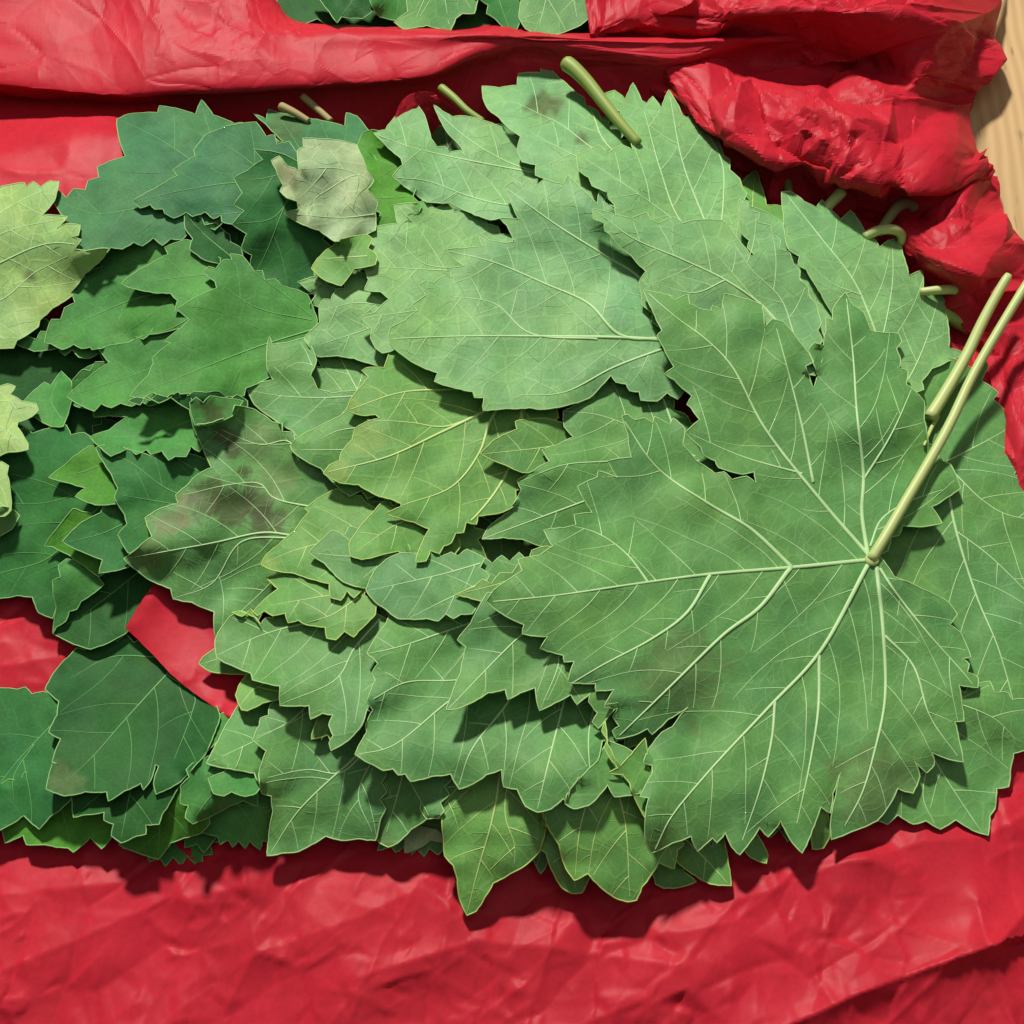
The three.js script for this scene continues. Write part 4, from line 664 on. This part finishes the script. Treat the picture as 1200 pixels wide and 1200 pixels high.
leaf('leaf with a pointed left tooth and pale midrib beside the top leaf', 'under', [565, 632, 572, 618, 596, 600, 606, 584, 611, 574, 606, 563, 625, 552, 644, 541, 635, 527, 652, 522, 672, 512, 661, 500, 660, 482, 676, 474, 697, 465, 690, 446, 712, 442, 700, 420, 687, 398, 700, 380, 725, 325, 752, 346, 747, 360, 757, 372, 753, 388, 764, 396, 774, 424, 768, 430, 790, 457, 778, 464, 810, 496, 850, 540, 830, 620, 740, 640, 660, 640, 632, 640, 612, 632, 590, 630], [[820, 540, 760, 560, 683, 588, 567, 631], [815, 535, 740, 500, 700, 486, 662, 482], [800, 530, 720, 540, 660, 545, 610, 564], [800, 530, 770, 450, 745, 400, 690, 398]], { gap: 2.2 });
leaf('bright folded leaf with a shadowed hollow at the back left of the right pile', 'bright', [437, 152, 426, 155, 420, 168, 415, 183, 420, 205, 426, 216, 413, 227, 421, 233, 446, 250, 441, 262, 424, 268, 436, 272, 468, 270, 490, 250, 480, 180], [[480, 200, 440, 185, 428, 170], [480, 230, 450, 232, 416, 228]], { gap: 2, curl: 2 });
leaf('pale leaf behind the large flat leaf, notched along its left edge', 'pale', [413, 308, 420, 296, 434, 284, 433, 268, 440, 266, 466, 262, 462, 240, 490, 238, 560, 250, 620, 300, 600, 350, 520, 380, 480, 400, 458, 412, 448, 414, 440, 408, 434, 396, 436, 386, 422, 372, 440, 366, 456, 350, 446, 342, 427, 340, 432, 328, 428, 316], [[620, 320, 525, 317, 430, 312], [610, 340, 480, 365, 425, 372], [600, 310, 500, 310, 470, 285, 455, 270]], { gap: 2.4 });
leaf('greyish wilted leaf with a torn tan corner at the back of the left pile', 'grey', [355, 162, 375, 163, 396, 164, 418, 170, 430, 200, 440, 250, 440, 270, 414, 280, 392, 283, 374, 270, 350, 261, 333, 250, 350, 245, 348, 236, 336, 232, 328, 224, 332, 217, 324, 200, 318, 188, 327, 183, 336, 194, 350, 200, 349, 176, 356, 172], [[445, 215, 400, 198, 352, 198], [442, 220, 420, 205, 385, 222, 368, 235, 370, 250], [445, 250, 400, 255, 338, 250]], { gap: 3, curl: 2.6, spots: [[330, 205, 17, 'tan'], [358, 206, 9, 'brown'], [343, 214, 12, 'tan']] });
leaf('narrow leaf tip with a yellow rim between the pale ones', 'warm', [365, 315, 372, 303, 390, 288, 400, 280, 430, 275, 440, 310, 415, 315, 400, 335, 380, 328], [[430, 300, 400, 302, 372, 304]], { gap: 1.6, spots: [[372, 310, 10, 'yellow']] });

// ---------------------------------------------------------------- right part, upper layers
leaf('yellow tipped leaf between the back leaves at the top right', 'warm', [866, 218, 876, 206, 886, 199, 891, 215, 898, 240, 920, 242, 930, 300, 880, 300, 860, 240], [[890, 290, 882, 240, 885, 205]], { gap: 1.4, spots: [[885, 203, 8, 'yellow']] });
leaf('leaf with two open gaps at the back, pointing left', 'pale', [460, 207, 472, 193, 470, 186, 446, 164, 438, 156, 452, 152, 462, 138, 478, 124, 490, 124, 497, 134, 505, 162, 512, 172, 546, 184, 540, 172, 522, 152, 508, 122, 518, 130, 530, 137, 545, 136, 562, 140, 590, 150, 592, 158, 612, 161, 640, 150, 700, 160, 740, 200, 720, 250, 660, 262, 603, 262, 585, 256, 575, 258, 548, 248, 528, 238, 500, 237, 482, 224], [[745, 230, 665, 208, 600, 192, 545, 160, 512, 130], [740, 235, 595, 240, 550, 230, 500, 212, 464, 208], [700, 215, 560, 190, 480, 172, 442, 158]], { gap: 2.6 });
leaf('leaf with a brown edged tear at the back by the thick stalk', 'pale', [565, 101, 585, 103, 606, 100, 608, 86, 634, 85, 632, 74, 640, 77, 656, 92, 674, 108, 705, 140, 745, 176, 760, 230, 700, 260, 640, 210, 606, 176, 610, 160, 596, 150, 585, 138, 572, 128, 566, 115], [[770, 220, 700, 178, 656, 145, 625, 130, 606, 120], [765, 215, 708, 165, 690, 125, 640, 80], [760, 225, 640, 165, 618, 152]], { gap: 2.4, spots: [[633, 122, 15, 'brown'], [652, 127, 9, 'brown'], [681, 163, 7, 'brown'], [645, 126, 16, 'dull']] });
leaf('large pale back leaf with the thick stalk lying on it', 'pale', [676, 182, 690, 176, 742, 176, 736, 150, 708, 110, 720, 106, 733, 116, 742, 97, 752, 118, 758, 121, 765, 113, 775, 126, 784, 105, 788, 112, 800, 135, 806, 138, 812, 124, 828, 138, 838, 158, 848, 182, 870, 220, 880, 280, 850, 330, 790, 300, 740, 262, 722, 253, 720, 240, 704, 222, 694, 218, 690, 208, 678, 200], [[840, 300, 790, 258, 745, 225, 686, 186], [838, 295, 797, 258, 773, 196, 755, 130], [838, 290, 825, 256, 800, 190, 785, 112], [842, 290, 848, 230, 846, 190, 815, 132]], { gap: 2.6 });
leaf('large flat leaf in the upper middle with a long level midrib', 'pale', [455, 395, 458, 384, 474, 376, 489, 364, 483, 357, 500, 346, 491, 334, 530, 325, 526, 315, 544, 312, 530, 302, 520, 293, 545, 291, 566, 289, 560, 273, 574, 282, 592, 285, 604, 283, 594, 264, 586, 256, 608, 257, 600, 240, 592, 219, 650, 214, 660, 216, 665, 206, 682, 222, 700, 240, 703, 222, 722, 254, 745, 290, 800, 340, 830, 400, 800, 460, 760, 470, 716, 440, 705, 452, 690, 467, 668, 474, 650, 478, 634, 480, 620, 478, 592, 479, 566, 481, 567, 466, 556, 466, 554, 459, 530, 454, 509, 447, 513, 437, 490, 428, 474, 418, 460, 407], [[790, 400, 745, 396, 640, 394, 540, 394, 458, 397], [792, 396, 728, 393, 690, 356, 640, 333, 575, 306, 523, 294], [792, 392, 750, 326, 710, 300, 650, 262, 594, 221], [790, 404, 720, 430, 660, 460, 610, 463], [700, 397, 620, 390, 580, 356, 528, 347]], { gap: 3.2, curl: 1.2, main: 0.62 });
leaf('leaf behind the top leaf with a vein running to its upper tip', 'pale', [866, 234, 880, 242, 900, 250, 917, 262, 921, 284, 945, 318, 962, 345, 977, 372, 990, 420, 960, 470, 900, 440, 870, 330, 865, 268], [[980, 430, 966, 395, 948, 345, 905, 280, 870, 238], [950, 400, 915, 355, 880, 310]], { gap: 1.6 });
leaf('leaf at the upper right with toothed outer edge beside the red paper', 'pale', [916, 225, 926, 224, 942, 236, 957, 243, 963, 234, 975, 247, 985, 257, 997, 246, 1006, 258, 1014, 272, 1026, 282, 1031, 290, 1040, 282, 1053, 279, 1058, 298, 1065, 323, 1081, 317, 1082, 336, 1080, 349, 1090, 345, 1106, 344, 1108, 366, 1112, 390, 1112, 408, 1132, 414, 1110, 424, 1092, 432, 1080, 447, 1060, 500, 1000, 500, 975, 420, 978, 371, 962, 344, 945, 316, 921, 284, 918, 250], [[1042, 440, 1020, 372, 1000, 328, 960, 276, 922, 228], [1022, 440, 1036, 388, 1046, 330, 1046, 284], [1050, 460, 1064, 445, 1085, 400, 1100, 348], [1010, 346, 975, 332, 950, 310]], { gap: 2.4 });
leaf('broad leaf pointing up left, directly behind the top leaf', 'pale', [695, 245, 722, 252, 740, 256, 758, 249, 763, 258, 772, 262, 790, 254, 800, 262, 815, 258, 846, 258, 853, 264, 864, 280, 880, 300, 884, 298, 866, 262, 868, 233, 905, 275, 930, 310, 960, 370, 960, 430, 880, 480, 800, 440, 752, 346, 749, 330, 757, 318, 740, 300, 729, 292, 715, 275], [[925, 395, 893, 358, 850, 328, 800, 304, 740, 278, 700, 248], [920, 390, 880, 345, 838, 296], [930, 390, 915, 350, 880, 315, 860, 285], [850, 328, 815, 343, 775, 335]], { gap: 3 });

const top = leaf('largest leaf on top of the pile, its pale veins meeting at the long stalk', 'under', [
  570, 705, 578, 692, 598, 678, 612, 669, 607, 656, 632, 651, 648, 640, 637, 621, 660, 619, 675, 615, 673, 603, 694, 601, 686, 588, 677, 570, 700, 559, 701, 552, 724, 560, 712, 540, 740, 536, 736, 510, 729, 487, 765, 496, 767, 488, 785, 498, 789, 490, 803, 503, 800, 522, 816, 540, 838, 555, 886, 566,
  884, 553, 870, 556, 842, 548, 838, 540, 824, 533, 821, 524, 803, 507, 820, 492, 810, 478, 805, 474, 811, 464, 790, 445, 779, 438, 790, 430, 778, 408, 770, 393, 776, 388, 764, 362, 754, 340, 770, 343, 786, 347, 790, 352, 806, 345, 808, 356, 820, 362, 833, 365, 835, 358, 846, 363, 849, 344, 872, 350, 893, 357, 896, 384, 905, 374, 919, 378, 935, 398, 950, 418, 958, 440, 953, 455, 948, 440, 954, 402, 965, 405, 968, 388, 968, 372, 976, 376, 976, 362, 990, 343, 1000, 358, 1012, 366, 1020, 388, 1036, 390, 1053, 391, 1053, 432, 1064, 434, 1062, 450, 1083, 470, 1083, 492, 1088, 520, 1120, 556, 1126, 572, 1110, 583, 1092, 594, 1104, 613, 1085, 617, 1058, 616, 1030, 650,
  1048, 676, 1080, 690, 1112, 706, 1122, 720, 1113, 732, 1126, 742, 1138, 770, 1128, 772, 1146, 806, 1124, 803, 1128, 830, 1130, 845, 1119, 846, 1124, 868, 1129, 893, 1112, 890, 1093, 882, 1095, 896, 1086, 906, 1072, 892, 1078, 910, 1070, 930, 1052, 924, 1042, 944, 1028, 962, 1000, 974, 974, 984, 974, 958, 980, 930, 985, 904, 976, 930, 973, 953, 962, 946, 952, 972, 940, 1000, 926, 984, 915, 962, 908, 972, 900, 981, 890, 970, 878, 988, 867, 1002, 857, 992, 850, 976, 840, 988, 835, 982, 826, 990, 817, 998, 810, 980, 788, 988, 763, 1000, 756, 985, 756, 962, 760, 935, 750, 934, 765, 905, 764, 897, 754, 894, 759, 880, 776, 858, 788, 852, 806, 829, 783, 843, 764, 861, 759, 854, 742, 862, 722, 866, 724, 830, 708, 829, 720, 808, 698, 810, 698, 801, 665, 800, 673, 775, 661, 776, 660, 768, 633, 760, 642, 746, 612, 743, 614, 732, 592, 722],
[[1019, 656, 928, 665, 830, 673, 740, 685, 650, 698, 578, 705], [1019, 652, 965, 590, 895, 500, 858, 430, 830, 400, 790, 370, 760, 344], [1017, 650, 1010, 600, 1012, 560, 1004, 480, 1000, 420, 992, 350], [1017, 662, 960, 765, 900, 830, 830, 905, 785, 960, 768, 995], [1027, 664, 1035, 740, 1037, 820, 1025, 880, 1010, 930, 990, 968], [1031, 666, 1050, 695, 1090, 745, 1126, 785, 1140, 802],
 [928, 665, 880, 620, 830, 590, 770, 548, 732, 494], [926, 666, 890, 712, 850, 742, 790, 800, 726, 862], [832, 674, 805, 718, 765, 748, 705, 780, 668, 802], [760, 683, 735, 650, 700, 625, 650, 612], [1012, 562, 1045, 508, 1075, 440], [953, 565, 940, 500, 925, 440, 910, 385], [940, 555, 870, 535, 808, 508], [1020, 640, 1032, 610, 1060, 590, 1104, 574], [960, 768, 959, 830, 950, 890, 934, 965], [908, 822, 905, 862, 892, 920, 870, 985], [1037, 745, 1070, 780, 1090, 840, 1122, 886]], { gap: 3.2, curl: 1.3, main: 0.68, step: 8, spots: [[1030, 930, 60, 'dull'], [800, 790, 60, 'dull']] });

// ---------------------------------------------------------------- stalks
{
  const b = sample(H, 1021, 656) / mm;
  stalk(top.g, top.p0, [[1021, 656, b], [1032, 638, b + 1.1], [1060, 590, b + 1.6], [1110, 503, b + 1.9], [1140, 440, b + 3], [1168, 391, b + 5.5], [1205, 330, b + 9], [1235, 285, b + 10]], 1.6, 1.35, MS.pale, 'petiole', true);
  const j = mesh('stalk_joint', new THREE.SphereGeometry(1, 20, 12), MS.pale, top.g);
  j.position.copy(top.put(1022, 656, 0.0003)); j.scale.set(2.1 * mm, 1.1 * mm, 2.0 * mm);
}
{
  const s = thing('leaf_stalk', 'loose pale leaf stalk crossing under the long one', 'leaf stalk'), p = at(1090, 492, 0.01);
  s.position.copy(p);
  const b = sample(H, 1090, 490) / mm;
  stalk(s, p, [[1089, 490, b + 1.6], [1105, 465, b + 2.2], [1132, 418, b + 4.6], [1152, 376, b + 7.5], [1168, 346, b + 10], [1182, 322, b + 12]], 2.0, 1.4, MS.pale, 'stem', true);
  stalk(s, p, [[1099, 487, 1], [1090, 505, 1], [1083, 522, 0.6]], 0.8, 0.4, MS.pale, 'torn_fibre');
}
// hung on what lies at its first point, or from the table when abs
const loose = (label, pts, r0, r1, m, abs = true) => {
  const s = thing('leaf_stalk', label, 'leaf stalk'), b = abs ? 0 : sample(H, pts[0][0], pts[0][1]) / mm, p = at(pts[0][0], pts[0][1], 0.01);
  s.position.copy(p);
  stalk(s, p, pts.map(([x, y, h]) => [x, y, h + b]), r0, r1, m, 'stem', true);
  return s;
};
loose('thick green stalk lying on the large back leaf', [[748, 168, 0.6], [730, 148, 1.3], [708, 121, 1.8], [688, 96, 2.2], [672, 80, 2.4], [662, 73, 2]], 1.5, 2.7, MS.green, false);
loose('short green stalk with a dried end by the folded paper edge', [[566, 142, 0.4], [548, 130, 1], [532, 115, 1.2], [516, 102, 1]], 1.0, 1.5, MS.green, false);
loose('brown tipped stalk at the back of the left pile', [[362, 142, 0.6], [345, 132, 1], [328, 124, 1]], 1.0, 1.5, MS.cut, false);
loose('dim stalk in the dark gap behind the left pile', [[388, 142, 16], [372, 128, 16], [354, 112, 17]], 1.1, 1.3, MS.cut);
loose('stalk standing in the dark gap at the upper right, leftmost of four', [[926, 250, 8], [924, 222, 10], [922, 200, 11]], 1.3, 1.5, MS.dull);
loose('bright cut stalk poking from behind the upper right leaf', [[955, 262, 12], [972, 240, 14], [988, 223, 16]], 1.6, 2.0, MS.pale);
loose('bent stalk with a thick dark end against the red paper', [[1028, 275, 12], [1040, 258, 13], [1052, 243, 14], [1064, 238, 13], [1073, 243, 11]], 1.4, 2.2, MS.dull);
loose('curved stalk hooking over the leaf edge', [[1012, 278, 14], [1030, 270, 15.5], [1047, 269, 15.5], [1056, 275, 13], [1057, 286, 10]], 1.6, 1.6, MS.pale);
loose('stalk curving right above the darkest gap beside the long stalk', [[1078, 342, 13], [1100, 340, 14], [1122, 340, 13.5], [1138, 350, 11], [1144, 364, 8]], 1.2, 2.0, MS.pale);
loose('dark stalk in the shade under the curving one', [[1106, 366, 7], [1120, 376, 7.5], [1135, 384, 7], [1146, 390, 6]], 2.2, 2.2, MS.green);

renderer.render(scene, camera);
